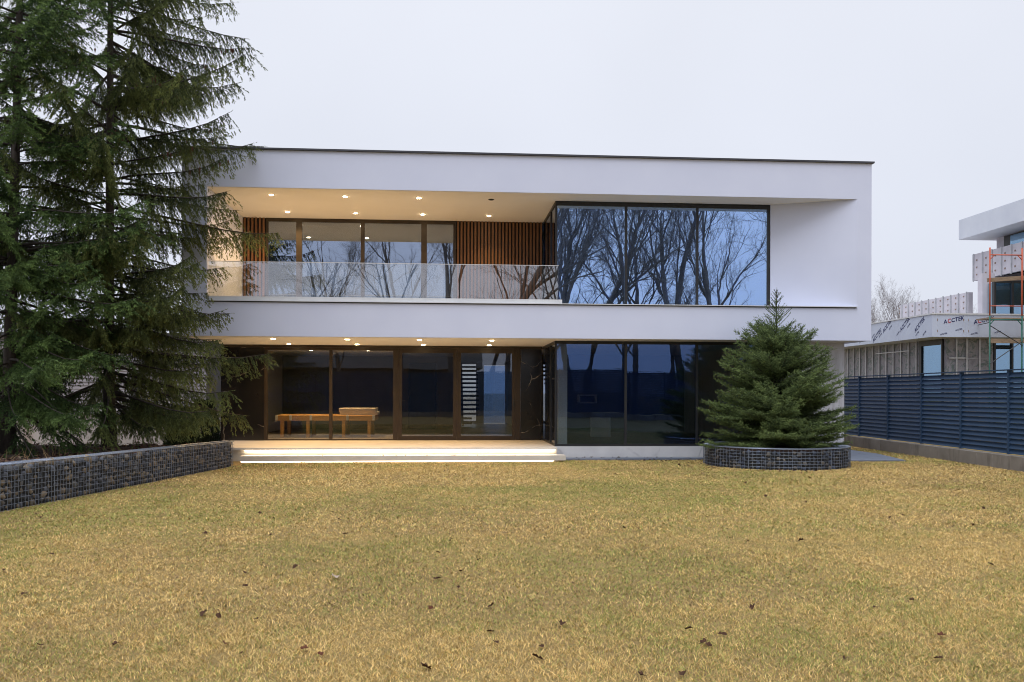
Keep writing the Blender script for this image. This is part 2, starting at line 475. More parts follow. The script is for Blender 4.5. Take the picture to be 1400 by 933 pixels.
# rear wall with the stair window and the garden door left open
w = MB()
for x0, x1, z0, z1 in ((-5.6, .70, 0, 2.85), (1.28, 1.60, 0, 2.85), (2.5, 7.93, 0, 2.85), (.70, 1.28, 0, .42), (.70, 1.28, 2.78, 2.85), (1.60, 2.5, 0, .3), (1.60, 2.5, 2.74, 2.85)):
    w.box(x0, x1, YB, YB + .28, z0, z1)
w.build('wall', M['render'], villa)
# interior
w = MB(); w.box(-5.6, BAYX0 + .01, RECY + .06, YB, 0, .309); w.box(BAYX0 + .012, BAYX1, BAYY + .41, YB, 0, .309)
w.build('interior_floor', M['interior_floor'], villa)
w = MB(); w.box(-5.36, 2.6, RECY + .42, YB, 3.669, 3.70); w.box(2.61, BAYX1 + 1.7, BAYY + .11, YB, 3.669, 3.70)
w.build('interior_floor', M['interior_floor'], villa)
w = MB(); w.box(-5.6, -1.28, 31, 31.15, .312, 2.85); w.box(-.32, .35, 31, 31.15, .312, 2.85); w.box(-1.28, -.32, 31, 31.15, 2.62, 2.85)
w.build('partition', M['dark_wall'], villa)
w = MB(); w.box(-1.26, -.34, 31.03, 31.10, .312, 2.61); w.build('interior_door', M['blue_door'], villa, .004)
w = MB(); w.box(2.66, BAYX1, 29, 29.15, .312, 2.85); w.box(2.52, 2.65, 29, YB, .312, 2.85); w.box(.25, .35, 31.16, YB, .312, 2.85)
w.build('partition', M['dark_wall'], villa)
w = MB(); w.box(-5.36, 2.6, 28.5, 28.65, 3.705, 6.2); w.build('partition', M['dark_wall'], villa)
w = MB(); w.box(2.6, 9.69, 25.0, 25.15, 3.705, 6.2); w.build('partition', M['plain_white'], villa)
w = MB(); w.box(2.76, 2.98, BAYY + .35, BAYY + .55, .312, 2.85); w.build('column', M['plain_white'], villa)
w = MB(); w.box(2.72, 2.84, BAYY + .3, BAYY + .6, 3.705, 6.2); w.build('column', M['plain_white'], villa)
st = MB()
for k in range(15):
    st.box(.62, 1.3 if k > 1 else 1.0, 33.4 + .23 * k, 33.68 + .23 * k, .31 + .17 * (k + 1) - .075, .31 + .17 * (k + 1))
stair = st.build('staircase', M['dark_hole'], villa)
w = MB(); w.bar((.66, 33.4, .35), (.66, 36.9, 2.8), .03); w.build('stringer', M['frame'], stair)
# rear glazing
w = MB(); w.box(1.605, 2.495, YB + .1, YB + .12, .32, 2.73)
rw = w.build('window', M['clear_glass'], villa)
w = MB(); w.box(.705, 1.275, YB + .1, YB + .12, .43, 2.77); w.build('window', M['stair_glass'], villa)

def pane(mb_args, name, mat, parent, tilt=0.0016):
    """a glass pane: thin box, very slightly out of true like a real unit"""
    x0, x1, y0, y1, z0, z1 = mb_args
    m = MB(); m.box(*mb_args)
    a, b = random.uniform(-tilt, tilt), random.uniform(-tilt, tilt)
    cx, cz, cy = (x0 + x1) / 2, (z0 + z1) / 2, (y0 + y1) / 2
    if x1 - x0 > y1 - y0: m.v = [(x, y + a * (x - cx) + b * (z - cz), z) for x, y, z in m.v]
    else: m.v = [(x + a * (y - cy) + b * (z - cz), y, z) for x, y, z in m.v]
    return m.build(name, mat, parent)

def corner_window(z0, z1, glassm, top_h, side_mat):
    fr = MB()
    ft = .07
    y = BAYY
    fr.box(BAYX0, BAYX1, y, y + .09, z1 - top_h, z1)            # head
    fr.box(BAYX0, BAYX1, y, y + .09, z0, z0 + .05)              # foot
    fr.box(BAYX0, BAYX0 + .045, y - .001, y + .045, z0 + .05, z1 - top_h)
    fr.box(BAYX1 - ft, BAYX1, y, y + .09, z0 + .05, z1 - top_h)
    for mx_ in (4.36, 6.12):
        fr.box(mx_ - .03, mx_ + .03, y - .003, y + .09, z0 + .05, z1 - top_h)
    # the return along the loggia
    fr.box(BAYX0, BAYX0 + .06, y + .09, RECY + .02, z1 - .07, z1)
    fr.box(BAYX0, BAYX0 + .06, y + .09, RECY + .02, z0, z0 + .05)
    fr.box(BAYX0 - .004, BAYX0 + .06, y + .95, y + 1.03, z0 + .05, z1 - .07)
    win = fr.build('corner_window', M['frame'], villa)
    e = [BAYX0 + .045, 4.33, 4.39, 6.09, 6.15, BAYX1 - ft]
    for k in range(3):
        pane((e[2 * k], e[2 * k + 1], y + .025, y + .037, z0 + .05, z1 - top_h), 'pane', glassm, win)
    pane((BAYX0 + .02, BAYX0 + .032, y + .05, y + .95, z0 + .05, z1 - .07), 'pane', side_mat, win)
    pane((BAYX0 + .02, BAYX0 + .032, y + 1.03, RECY, z0 + .05, z1 - .07), 'pane', side_mat, win)
    return win
corner_window(3.672, 6.221, M['bay_glass'], .10, M['loggia_glass'])
corner_window(.31, 2.851, M['lower_bay_glass'], .07, M['lower_glass'])

# loggia glazing, upper
fr = MB(); z0, z1 = 3.702, 6.22
fr.box(-4.76, .27, RECY, RECY + .12, z1 - .09, z1); fr.box(-4.76, .27, RECY, RECY + .12, z0, z0 + .05)
bars = [(-4.76, -4.70), (-3.97, -3.82), (-2.27, -2.17), (-.66, -.51), (.20, .27)]
for a, b in bars: fr.box(a, b, RECY - .002, RECY + .12, z0 + .05, z1 - .09)
win = fr.build('sliding_window', M['bronze'], villa)
for k in range(4): pane((bars[k][1], bars[k + 1][0], RECY + .04, RECY + .055, z0 + .05, z1 - .09), 'pane', M['loggia_glass'], win)
# wood cladding: slats on a dark backing
def slats(x0, x1, y, z0, z1):
    m = MB(); n = max(2, round((x1 - x0) / .093))
    for k in range(n):
        c = x0 + (x1 - x0) * (k + .5) / n
        m.box(c - .026, c + .026, y - .05, y, z0, z1)
    o = m.build('wood_cladding', M['cladding'], villa)
    b = MB(); b.box(x0, x1, y + .002, y + .1, z0, z1); b.build('backing', M['dark_hole'], o)
slats(-5.36, -4.77, RECY + .04, 3.702, 6.22)
slats(.28, BAYX0 - .01, RECY + .04, 3.702, 6.22)
# railing
rt = MB(); rt.box(-5.36, 2.62, Y0 + .075, Y0 + .095, 4.553, 4.565)
rail = rt.build('balcony_railing', M['sill'], villa)
xe = [-5.36, -2.72, -.04, 2.62]
for k in range(3): pane((xe[k] + .006, xe[k + 1] - .006, Y0 + .078, Y0 + .092, 3.767, 4.552), 'glass_panel', M['rail_glass'], rail, .0008)
# lower loggia glazing
z0, z1 = .312, 2.85
w = MB(); w.box(-5.915, -4.80, RECY - .02, RECY + .08, z0, z1 - .07); w.build('stone_panel', M['black_marble'], villa)
w = MB(); w.box(2.04, 2.60, RECY - .02, RECY + .08, z0, z1 - .07); w.build('stone_panel', M['black_marble'], villa)
w = MB(); w.box(-5.92, 2.62, RECY - .03, RECY + .12, z1 - .068, z1); w.build('head_beam', M['bronze'], villa)
fr = MB(); bars = [(-4.79, -4.71), (-3.09, -3.01), (-1.40, -1.27)]
fr.box(-4.79, -1.27, RECY, RECY + .1, z1 - .135, z1 - .07); fr.box(-4.79, -1.27, RECY, RECY + .1, z0, z0 + .03)
for a, b in bars: fr.box(a, b, RECY - .002, RECY + .1, z0 + .03, z1 - .135)
win = fr.build('sliding_window', M['bronze'], villa)
for k in range(2): pane((bars[k][1], bars[k + 1][0], RECY + .04, RECY + .055, z0 + .03, z1 - .135), 'pane', M['lower_glass'], win)
for dx0, dx1, hx in ((-1.265, .31, -1.20), (.315, 1.90, 1.84)):
    fr = MB(); t = .10
    fr.box(dx0, dx0 + t, RECY - .01, RECY + .1, z0, z1 - .07); fr.box(dx1 - t, dx1, RECY - .01, RECY + .1, z0, z1 - .07)
    fr.box(dx0 + t, dx1 - t, RECY - .01, RECY + .1, z1 - .19, z1 - .07); fr.box(dx0 + t, dx1 - t, RECY - .01, RECY + .1, z0, z0 + .11)
    d = fr.build('glass_door', M['bronze'], villa)
    pane((dx0 + t, dx1 - t, RECY + .04, RECY + .055, z0 + .11, z1 - .19), 'pane', M['lower_glass'], d)
    h = MB(); h.box(hx - .012, hx + .012, RECY - .045, RECY - .012, 1.22, 1.42); h.bar((hx, RECY - .05, 1.38), (hx + .11, RECY - .05, 1.38), .011)
    h.build('handle', M['frame'], d)
w = MB(); w.box(1.905, 2.03, RECY - .005, RECY + .1, z0, z1 - .07); w.build('door_post', M['bronze'], villa)

# terrace and its lit steps
t = MB(); t.box(-5.86, BAYX0 - .002, Y0 + .30, RECY + .05, .262, .310); t.box(-5.86, BAYX0 - .002, Y0 + .41, RECY + .05, 0, .262)
terr = t.build('terrace', M['terrace'], villa)
s = MB(); s.box(-4.62, 2.78, Y0 - .08, Y0 + .298, .035, .15); s.box(-4.62, 2.60, Y0 + .02, Y0 + .298, 0, .035)
s.build('step', M['terrace'], terr)
s = MB(); s.box(-4.6, 2.58, Y0 + .365, Y0 + .40, .246, .2615)
s.build('led_strip', M['led'], terr)
s = MB(); s.box(-4.6, 2.50, Y0 - .03, Y0 - .01, .024, .0345)
for _k in (0,): s.box(-4.6, 2.50, Y0 + .005, Y0 + .018, .003, .02)
s.build('led_strip', M['led_low'], terr)

# recessed downlights
def downlight(x, y, z, on=True, power=105):
    r = MB()
    n = 20
    for k in range(n):
        a0, a1 = 2 * math.pi * k / n, 2 * math.pi * (k + 1) / n
        ring = lambda a, rr, zz: (x + rr * math.cos(a), y + rr * math.sin(a), zz)
        r.add([ring(a0, .05, z - .012), ring(a1, .05, z - .012), ring(a1, .072, z - .008), ring(a0, .072, z - .008)], [(0, 1, 2, 3)])
        r.add([ring(a0, .072, z - .008), ring(a1, .072, z - .008), ring(a1, .072, z + .01), ring(a0, .072, z + .01)], [(0, 1, 2, 3)])
        r.add([ring(a0, .05, z - .012), ring(a1, .05, z - .012), ring(a1, .05, z + .01), ring(a0, .05, z + .01)], [(0, 3, 2, 1)])
    d = r.build('downlight', M['sill'] if on else M['frame'], villa)
    lens = MB(); lens.cyl((x, y), .049, z - .018, z - .002, 16)
    lens.build('lens', M['lamp'] if on else M['dark_hole'], d)
    if on:
        ld = bpy.data.lights.new('downlight_beam', 'SPOT')
        if x < -4: power *= 1.7
        ld.energy = power; ld.color = (1.0, 0.62, 0.25); ld.spot_size = math.radians(155 if x < -4 else 112); ld.spot_blend = 0.9; ld.shadow_soft_size = .05
        lo = bpy.data.objects.new('downlight_beam', ld); COL.objects.link(lo)
        lo.parent = d; lo.location = Vector((x, y, z - .03)) - world_loc(d)
for x, y in ((-4.0, 25.7), (-2.4, 25.7)): downlight(x, y, 2.858, True, 320)
for x, y in ((-4.08, 21.08), (-2.37, 21.1), (-.64, 21.12), (-4.05, 23.05), (-2.32, 23.05), (-.60, 23.05), (1.12, 23.08)): downlight(x, y, 6.222)
downlight(1.08, 21.16, 6.222, False)
for x, y in ((-4.02, 21.05), (-2.31, 21.08), (-.61, 21.09), (1.10, 21.1), (-4.03, 23.2), (-2.29, 23.2), (-.58, 23.2), (1.14, 23.2)): downlight(x, y, 2.852, True, 90)

# ------------------------------------------------------------------ things inside the villa
pt = thing('pool_table', (-3.38, 26.0, .31), 'orange wooden pool table with pale corner fittings behind the lower left window', 'pool table')
w = MB()
TX0, TX1, TY0, TY1 = -4.76, -2.0, 25.3, 26.75
w.box(TX0, TX1, TY0, TY0 + .13, .79, .945); w.box(TX0, TX1, TY1 - .13, TY1, .79, .945)
w.box(TX0, TX0 + .13, TY0 + .131, TY1 - .131, .79, .945); w.box(TX1 - .13, TX1, TY0 + .131, TY1 - .131, .79, .945)
w.build('rail', M['table_wood'], pt, .012)
w = MB(); w.box(TX0 + .132, TX1 - .132, TY0 + .132, TY1 - .132, .80, .915); w.build('cloth', M['dark_wall'], pt)
for lx in (TX0 + .16, (TX0 + TX1) / 2 - .5, (TX0 + TX1) / 2 + .5, TX1 - .16):
    for ly in (TY0 + .16, TY1 - .16):
        w = MB(); w.box(lx - .05, lx + .05, ly - .05, ly + .05, .31, .79); w.build('leg', M['table_wood'], pt, .01)
for px_ in (TX0 + .03, TX0 + .42, TX0 + .98, TX0 + 2.0, TX1 - .03):
    w = MB(); w.box(px_ - .035, px_ + .035, TY0 - .012, TY0 + .06, .80, .952); w.build('corner_fitting', M['plain_white'], pt, .005)
w = MB(); w.box(-3.0, -1.93, 25.5, 26.4, .947, 1.04)
tag(w.build('flat_box', M['plain_white'], None, .006), 'white flat carton lying directly on the pool table rail, lower of two', 'carton', 'flat cartons on the pool table')
w = MB(); w.box(-3.02, -1.98, 25.48, 26.38, 1.042, 1.14)
tag(w.build('flat_box', M['plain_white'], None, .006), 'white flat carton on top of another carton on the pool table', 'carton', 'flat cartons on the pool table')
cr = thing('crate', (4.54, 25.9, .31), 'white framed square crate standing on the floor behind the lower right window', 'crate')
w = MB(); w.box(4.30, 4.78, 25.66, 26.1, .33, .86); w.build('body', M['plain_white'], cr)
w = MB()
for x in (4.27, 4.79): w.box(x - .03, x + .03, 25.60, 25.65, .312, .88)
for z in (.34, .85): w.box(4.301, 4.759, 25.60, 25.65, z - .03, z + .03)
w.build('frame', M['sill'], cr)
w = MB(); w.box(4.35, 4.95, 28.7, 28.995, 1.26, 1.30); w.box(4.35, 4.39, 28.7, 28.995, 1.302, 1.5); w.box(4.91, 4.95, 28.7, 28.995, 1.302, 1.5); w.box(4.35, 4.95, 28.7, 28.995, 1.502, 1.54)
tag(w.build('wall_shelf', M['plain_white']), 'small white box shelf on the dark wall above the crate', 'shelf')

# ------------------------------------------------------------------ gabion planters
def stone_mesh(centres, sizes, rs):
    bm = bmesh.new(); bmesh.ops.create_icosphere(bm, subdivisions=1, radius=1)
    bv = np.array([v.co[:] for v in bm.verts]); bf = np.array([[v.index for v in f.verts] for f in bm.faces]); bm.free()
    V = []; T = []; C = []
    pal = np.array([(.085, .087, .095), (.125, .12, .115), (.16, .135, .11), (.19, .155, .115), (.24, .19, .135), (.065, .068, .078), (.105, .11, .13), (.08, .085, .10)])
    for k, (c, s) in enumerate(zip(centres, sizes)):
        v = bv * (1 + rs.uniform(-.28, .28, (len(bv), 1)))
        q = rs.normal(size=(3, 3)); q, _ = np.linalg.qr(q)
        v = (v * np.array(s)[None] ) @ q.T + np.array(c)
        T.append(bf + len(bv) * k); V.append(v)
        C.append(np.repeat(pal[rs.randint(len(pal))][None] * rs.uniform(.75, 1.3), len(bv), 0))
    return np.vstack(V), np.vstack(T), np.vstack(C)

gab = thing('gabion_wall', (-5.4, 14, 0), 'long straight wire gabion wall of brown and grey stones edging the left bed', 'gabion')
ga, gb = np.array((-6.6, 8.2)), np.array((-4.53, 19.42))
gd = (gb - ga) / np.linalg.norm(gb - ga); gn = np.array((gd[1], -gd[0]))         # gn points to the lawn
GL = np.linalg.norm(gb - ga); GT = .32
def gtop(s): return .535 + (.66 - .535) * (1 - s / GL)
rs = np.random.RandomState(3)
cs, ss = [], []
s = .05
while s < GL - .03:
    for dep in (.07, .24):
        z = .04
        while z < gtop(s) - .05:
            r = rs.uniform(.045, .078)
            q = ga + gd * (s + rs.uniform(-.03, .03)) - gn * dep
            cs.append((q[0], q[1], z + rs.uniform(-.01, .02))); ss.append((r, r * rs.uniform(.6, .95), r * rs.uniform(.55, .85)))
            z += rs.uniform(.07, .10)
    s += .085
V, T, C = stone_mesh(cs, ss, rs)
core = MB()
ci = [ga - gn * .05 + gd * .04, gb - gn * .05 - gd * .04, gb - gn * (GT - .03) - gd * .04, ga - gn * (GT - .03) + gd * .04]
core.add([(*q, 0.0) for q in ci] + [(ci[0][0], ci[0][1], gtop(0) - .07), (ci[1][0], ci[1][1], gtop(GL) - .07), (ci[2][0], ci[2][1], gtop(GL) - .07), (ci[3][0], ci[3][1], gtop(0) - .07)],
         [(0, 3, 2, 1), (4, 5, 6, 7), (0, 1, 5, 4), (1, 2, 6, 5), (2, 3, 7, 6), (3, 0, 4, 7)])
fast_mesh('stone_fill', V, T, M['stones'], gab, C)
core.build('stone_core', M['dark_hole'], gab)
wm = MB(); wr = .0027
def gp(s, d, z): q = ga + gd * s - gn * d; return (q[0], q[1], z)
n = int(GL / .072)
for k in range(n + 1):
    s = GL * k / n; rr = wr * (1.9 if k % 12 == 0 else 1)
    wm.bar(gp(s, 0, 0), gp(s, 0, gtop(s)), rr, 4); wm.bar(gp(s, 0, gtop(s)), gp(s, GT, gtop(s)), rr, 4)
for k in range(9):
    f = k / 8
    wm.bar(gp(0, -.001, gtop(0) * f), gp(GL, -.001, gtop(GL) * f), wr if k < 8 else .008, 4)
    wm.bar(gp(GL, GT * f, 0), gp(GL, GT * f, gtop(GL)), wr, 4); wm.bar(gp(GL, 0, gtop(GL) * f), gp(GL, GT, gtop(GL) * f), wr, 4)
for d in (.08, .16, .24, .32):
    wm.bar(gp(0, d, gtop(0)), gp(GL, d, gtop(GL)), wr if d < .3 else .008, 4)
wm.build('wire_mesh', M['wire'], gab)

PC, PR, PH = np.array((7.40, 19.40)), 1.58, .44
rg = thing('round_planter', (PC[0], PC[1], 0), 'low round wire gabion planter filled with dark stones holding the young spruce', 'planter')
cs, ss = [], []
nk = int(2 * math.pi * PR / .11)
for k in range(nk):
    a = 2 * math.pi * k / nk
    for rad in (PR - .09, PR - .24):
        z = .04
        while z < PH - .05:
            r = rs.uniform(.05, .085)
            cs.append((PC[0] + rad * math.cos(a), PC[1] + rad * math.sin(a), z)); ss.append((r, r * rs.uniform(.6, .95), r * rs.uniform(.5, .8)))
            z += rs.uniform(.08, .11)
V, T, C = stone_mesh(cs, ss, rs)
fast_mesh('stone_fill', V, T, M['stones'], rg, C * np.array((.75, .85, 1.05)))
w = MB(); w.cyl(PC, PR - .06, 0, PH - .08, 64); w.build('stone_core', M['dark_hole'], rg)
w = MB(); w.cyl(PC, PR - .3, PH - .075, PH - .03, 48); w.build('soil_fill', M['soil'], rg)
wm = MB(); nv = 110
ring = lambda rad, z, n=96: [(PC[0] + rad * math.cos(2 * math.pi * k / n), PC[1] + rad * math.sin(2 * math.pi * k / n), z) for k in range(n)]
for k in range(nv):
    a = 2 * math.pi * k / nv; c_, s_ = math.cos(a), math.sin(a)
    wm.bar((PC[0] + PR * c_, PC[1] + PR * s_, 0), (PC[0] + PR * c_, PC[1] + PR * s_, PH), .003 if k % 10 else .006, 4)
    wm.bar((PC[0] + PR * c_, PC[1] + PR * s_, PH), (PC[0] + (PR - .3) * c_, PC[1] + (PR - .3) * s_, PH), .004, 4)
for k in range(8):
    pts = ring(PR + .001, PH * k / 7); wm.tube(pts + pts[:1], [.003 if k < 7 else .009] * 97, 4)
for rad in (PR - .1, PR - .2, PR - .3):
    pts = ring(rad, PH); wm.tube(pts + pts[:1], [.005] * 97, 4)
wm.build('wire_mesh', M['wire'], rg)

# soil bed behind the straight gabion
NXs, NYs = 70, 60
bx = np.linspace(-16, -4.55, NXs); by = np.linspace(8.0, 23.0, NYs)
X, Yg = np.meshgrid(bx, by)
dist = (X - ga[0]) * (-gn[0]) + (Yg - ga[1]) * (-gn[1])                     # metres behind the gabion face
Zs = np.clip((dist - .05) / .25, 0, 1) * .49
Zs *= np.clip((21.6 - Yg) / 2.0, 0, 1) ** .7
Zs = Zs + np.where(Zs > .1, (vnoise(X, Yg, 1.7) - .5) * .10 + (vnoise(X + 9, Yg, 5) - .5) * .05, 0) - .05
idx = np.arange(NXs * NYs).reshape(NYs, NXs)
q = np.stack([idx[:-1, :-1], idx[:-1, 1:], idx[1:, 1:], idx[1:, :-1]], -1).reshape(-1, 4)
keep = ((dist.ravel()[q] > .12) & ~((X.ravel()[q] > -5.9) & (Yg.ravel()[q] > 20.2))).all(1); q = q[keep]
T = np.vstack([q[:, [0, 1, 2]], q[:, [0, 2, 3]]])
so = fast_mesh('soil', np.stack([X, Yg, Zs], -1).reshape(-1, 3), T, M['soil'])
so.data.polygons.foreach_set('use_smooth', [True] * len(so.data.polygons)); tag(so, kind='structure')
def soil_z(x, y):
    d = (x - ga[0]) * (-gn[0]) + (y - ga[1]) * (-gn[1])
    return np.clip((d - .05) / .25, 0, 1) * .49 * np.clip((21.6 - y) / 2.0, 0, 1) ** .7 - .02

# ------------------------------------------------------------------ spruces
def unit(a): return a / (np.linalg.norm(a, axis=-1, keepdims=True) + 1e-9)

def spruce(obj, base, height, prof, seed, z_low, whorl, per, el, droop, tip, pend, twl, trunk_r, lean=(0, 0), twig_sp=.09, sprig_sp=.065,
           hue=(.036, .062, .020), hue2=(.060, .085, .022), cones=0, zdense=99, bare_top=None, jit=.12, tw0=.12, low_extra=0, low_h=0, rnd=.18, needle=(.05, .012), stretch=None):
    rs = np.random.RandomState(seed)
    bx, by, bz = base
    tp = lambda h: np.array((bx + lean[0] * h, by + lean[1] * h, bz + h))
    tm = MB(); hs = np.linspace(0, height, 16)
    rad = [max(.008, trunk_r * (1 - h / height) ** .9 * (1 + .5 * math.exp(-h / (.03 * height + .05)))) for h in hs]
    tm.tube([tp(h) - np.array((0, 0, .1 if h == 0 else 0)) for h in hs], rad, 12)
    wood = tm
    SA, SD, SL, SU, SC = [], [], [], [], []
    CA = []
    h = z_low
    while h < height - .05:
        fine = h < zdense
        for k in range((per + (low_extra if h < low_h else 0)) if fine else max(3, per - 2)):
            hh = h + rs.uniform(-.5, .5) * whorl
            if hh < z_low * .8 or hh > height - .03: continue
            L = prof(hh) * (rs.uniform(.72 - jit, 1.1) if jit > .15 else rs.uniform(.70, 1.0))
            if L < .05: continue
            az = rs.uniform(0, 2 * math.pi)
            if stretch: L *= stretch(az, hh)
            dirh = np.array((math.cos(az), math.sin(az), 0))
            e = el(hh / height) + rs.uniform(-jit, jit)
            S = np.linspace(0, 1, 7)
            side = np.array((-dirh[1], dirh[0], 0)); wob = rs.uniform(-.12, .12)
            P = tp(hh)[None] + L * (S[:, None] * math.cos(e) * dirh + (S ** 2)[:, None] * wob * side)
            dr = rs.uniform(.35, 1.8)
            P[:, 2] += L * (S * math.sin(e) - droop * dr * S ** 2 + tip * dr * S ** 4)
            r0 = .006 + .0085 * L
            st = bare_top is not None and hh > bare_top
            if st and rs.rand() < .45: continue
            if st: r0 *= .5
            wood.tube(P, [r0 * (1 - .85 * s) for s in S], 4)
            if st:                                             # young leader: thin needled shoots only
                uu = np.linspace(.1, 1, max(4, int(L / .03)))
                SA.append(np.stack([np.interp(uu, S, P[:, c]) for c in range(3)], -1)); SD.append(np.tile(unit(P[-1] - P[0]), (len(uu), 1))); SL.append(np.full(len(uu), .03)); SC.append(np.full(len(uu), .4))
                if hh > bare_top + .25: continue
            # twigs
            nt = max(3, int(L / twig_sp))
            for sd in (-1, 1):
                s_ = np.linspace(tw0 if not st else .35, 1.0, nt) + rs.uniform(-.5, .5, nt) * (.8 / nt)
                s_ = np.clip(s_, .05, 1)
                if not st: s_ = s_[vnoise(s_ * 7 + 31 * rs.rand(), np.full(len(s_), 50 * rs.rand())) > .16]
                if st: s_ = s_[rs.rand(nt) < .55]
                if len(s_) == 0: continue
                o = np.stack([np.interp(s_, S, P[:, c]) for c in range(3)], -1)
                fw = unit(np.stack([np.interp(s_, S, np.gradient(P[:, c])) for c in range(3)], -1))
                tl = twl(L) * (1.05 - .75 * s_) ** .7 * rs.uniform(.35, 1.3, len(s_))
                d = unit(fw * rs.uniform(.5, .9, (len(s_), 1)) + sd * side * rs.uniform(.5, .9, (len(s_), 1)) + np.array((0, 0, -1.)) * pend * rs.uniform(.25, 1.5, (len(s_), 1)))
                shade = rs.rand() * .6
                # the twig itself plus side sprigs, all as bristly sprigs
                m = np.maximum(2, (tl / sprig_sp).astype(int))
                for i in range(len(s_)):
                    u = np.linspace(0, 1, m[i])
                    pos = o[i] + d[i] * (tl[i] * u)[:, None]
                    pos[:, 2] -= pend * .25 * tl[i] * u ** 2
                    for sg in ((-1, 0, 1) if fine and not st else (0,)):
                        dd = d[i] * 1.0 + sg * np.cross(d[i], (0, 0, 1)) * .8 + rs.normal(0, rnd, (m[i], 3)) - np.array((0, 0, pend * .5))
                        SA.append(pos); SD.append(unit(dd))
                        SL.append(np.full(m[i], .085 if sg else .10) * rs.uniform(.7, 1.3, m[i]))
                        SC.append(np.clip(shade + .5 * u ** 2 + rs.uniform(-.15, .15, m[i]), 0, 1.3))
            # the branch end
            SA.append(P[-3:]); SD.append(unit(np.gradient(P[-3:], axis=0))); SL.append(np.full(3, .14)); SC.append(np.full(3, .6))
            if cones and hh > height * .35 and rs.rand() < cones:
                for _ in range(rs.randint(3, 9)):
                    s0 = rs.uniform(.7, 1); CA.append([np.interp(s0, S, P[:, c]) + (rs.normal(0, .08) if c < 2 else 0) for c in range(3)])
        h += whorl * (1 if fine else 1.5)
    # leader
    ln = np.linspace(height * .9, height, 8)
    SA.append(np.array([tp(a) for a in ln])); SD.append(np.tile(unit(np.array((.2, .1, 1.))), (8, 1))); SL.append(np.full(8, .07)); SC.append(np.full(8, .5))
    wood.build('trunk', M['spruce_bark'], obj, smooth=True)
    A = np.vstack(SA); D = unit(np.vstack(SD)); Ln = np.concatenate(SL); Cs = np.concatenate(SC)
    n = len(A)
    up = unit(np.cross(D, rs.normal(size=(n, 3)))); vp = np.cross(D, up)
    NN = 6
    Vs, Cl = [], []
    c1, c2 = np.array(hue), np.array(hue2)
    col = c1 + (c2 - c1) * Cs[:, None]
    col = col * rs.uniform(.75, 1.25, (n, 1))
    for k in range(NN):
        ang = 2 * math.pi * (k * .382 + rs.rand(n)); rdir = np.cos(ang)[:, None] * up + np.sin(ang)[:, None] * vp
        a0 = A + D * (Ln * (k / NN) )[:, None]
        nl = needle[0] * rs.uniform(.8, 1.3, n)[:, None]
        tipp = a0 + unit(D * .75 + rdir * .75) * nl
        wd = np.cross(D, rdir) * needle[1] * .5
        Vs.append(np.stack([a0 - wd, a0 + wd, tipp], 1)); Cl.append(np.repeat(col[:, None], 3, 1))
    # thin twig core
    tipp = A + D * Ln[:, None]; wd = up * .004
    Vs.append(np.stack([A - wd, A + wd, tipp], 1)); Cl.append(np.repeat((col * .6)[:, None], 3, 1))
    V = np.vstack(Vs).reshape(-1, 3); Cc = np.vstack(Cl).reshape(-1, 3)
    if CA:
        ca = np.array(CA); K = len(ca); L = .14
        for ang in (0, math.pi / 2, math.pi / 4, 3 * math.pi / 4):
            dx = np.array((math.cos(ang), math.sin(ang), 0)) * .022
            mid = ca - np.array((0, 0, L * .35)); bot = ca - np.array((0, 0, L))
            tri = np.concatenate([np.stack([ca, mid - dx, mid + dx], 1), np.stack([bot, mid + dx, mid - dx], 1)])
            V = np.vstack([V, tri.reshape(-1, 3)]); Cc = np.vstack([Cc, np.tile(np.array((.17, .085, .06)), (6 * K, 1))])
    T = np.arange(len(V)).reshape(-1, 3)
    cr = fast_mesh('crown', V, T, M['needles'], obj, Cc)
    return n

# the two tall spruces in the bed, and the young one in the round planter
T2 = (-6.96, 18.95, .42)
o = thing('spruce_tree', T2, 'tall dark spruce nearest the villa, its hanging boughs reaching over the loggia', 'spruce', 'tall spruces in the gabion bed')
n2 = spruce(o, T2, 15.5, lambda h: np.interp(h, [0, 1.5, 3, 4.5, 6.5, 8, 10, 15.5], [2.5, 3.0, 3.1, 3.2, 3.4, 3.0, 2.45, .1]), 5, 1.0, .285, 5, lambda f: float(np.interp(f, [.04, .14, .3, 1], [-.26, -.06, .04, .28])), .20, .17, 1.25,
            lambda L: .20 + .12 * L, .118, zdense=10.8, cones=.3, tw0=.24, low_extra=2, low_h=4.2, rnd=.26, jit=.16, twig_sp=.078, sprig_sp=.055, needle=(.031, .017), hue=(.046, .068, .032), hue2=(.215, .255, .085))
T1 = (-8.05, 16.95, .45)
o = thing('spruce_tree', T1, 'tall bright green spruce at the left edge of the bed, farther from the villa', 'spruce', 'tall spruces in the gabion bed')
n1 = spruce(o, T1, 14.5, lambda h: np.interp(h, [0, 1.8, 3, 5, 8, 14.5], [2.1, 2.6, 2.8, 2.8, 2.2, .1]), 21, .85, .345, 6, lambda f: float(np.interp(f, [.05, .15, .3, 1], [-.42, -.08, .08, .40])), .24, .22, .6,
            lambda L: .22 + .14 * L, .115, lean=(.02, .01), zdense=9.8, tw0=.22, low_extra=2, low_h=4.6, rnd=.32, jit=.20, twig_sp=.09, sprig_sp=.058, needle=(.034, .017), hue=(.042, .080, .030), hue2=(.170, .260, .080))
T3 = (7.42, 19.40, .38)
o = thing('young_spruce', T3, 'young bushy spruce with a thin bare leader growing in the round planter', 'spruce')
def prof3(h):
    k = [(0, 1.72), (.3, 1.74), (.8, 1.58), (1.4, 1.36), (1.9, 1.08), (2.3, .80), (2.45, .62), (2.7, .48), (3.0, .34), (3.3, .17), (3.55, .05)]
    return float(np.interp(h, [a for a, b in k], [b for a, b in k]))
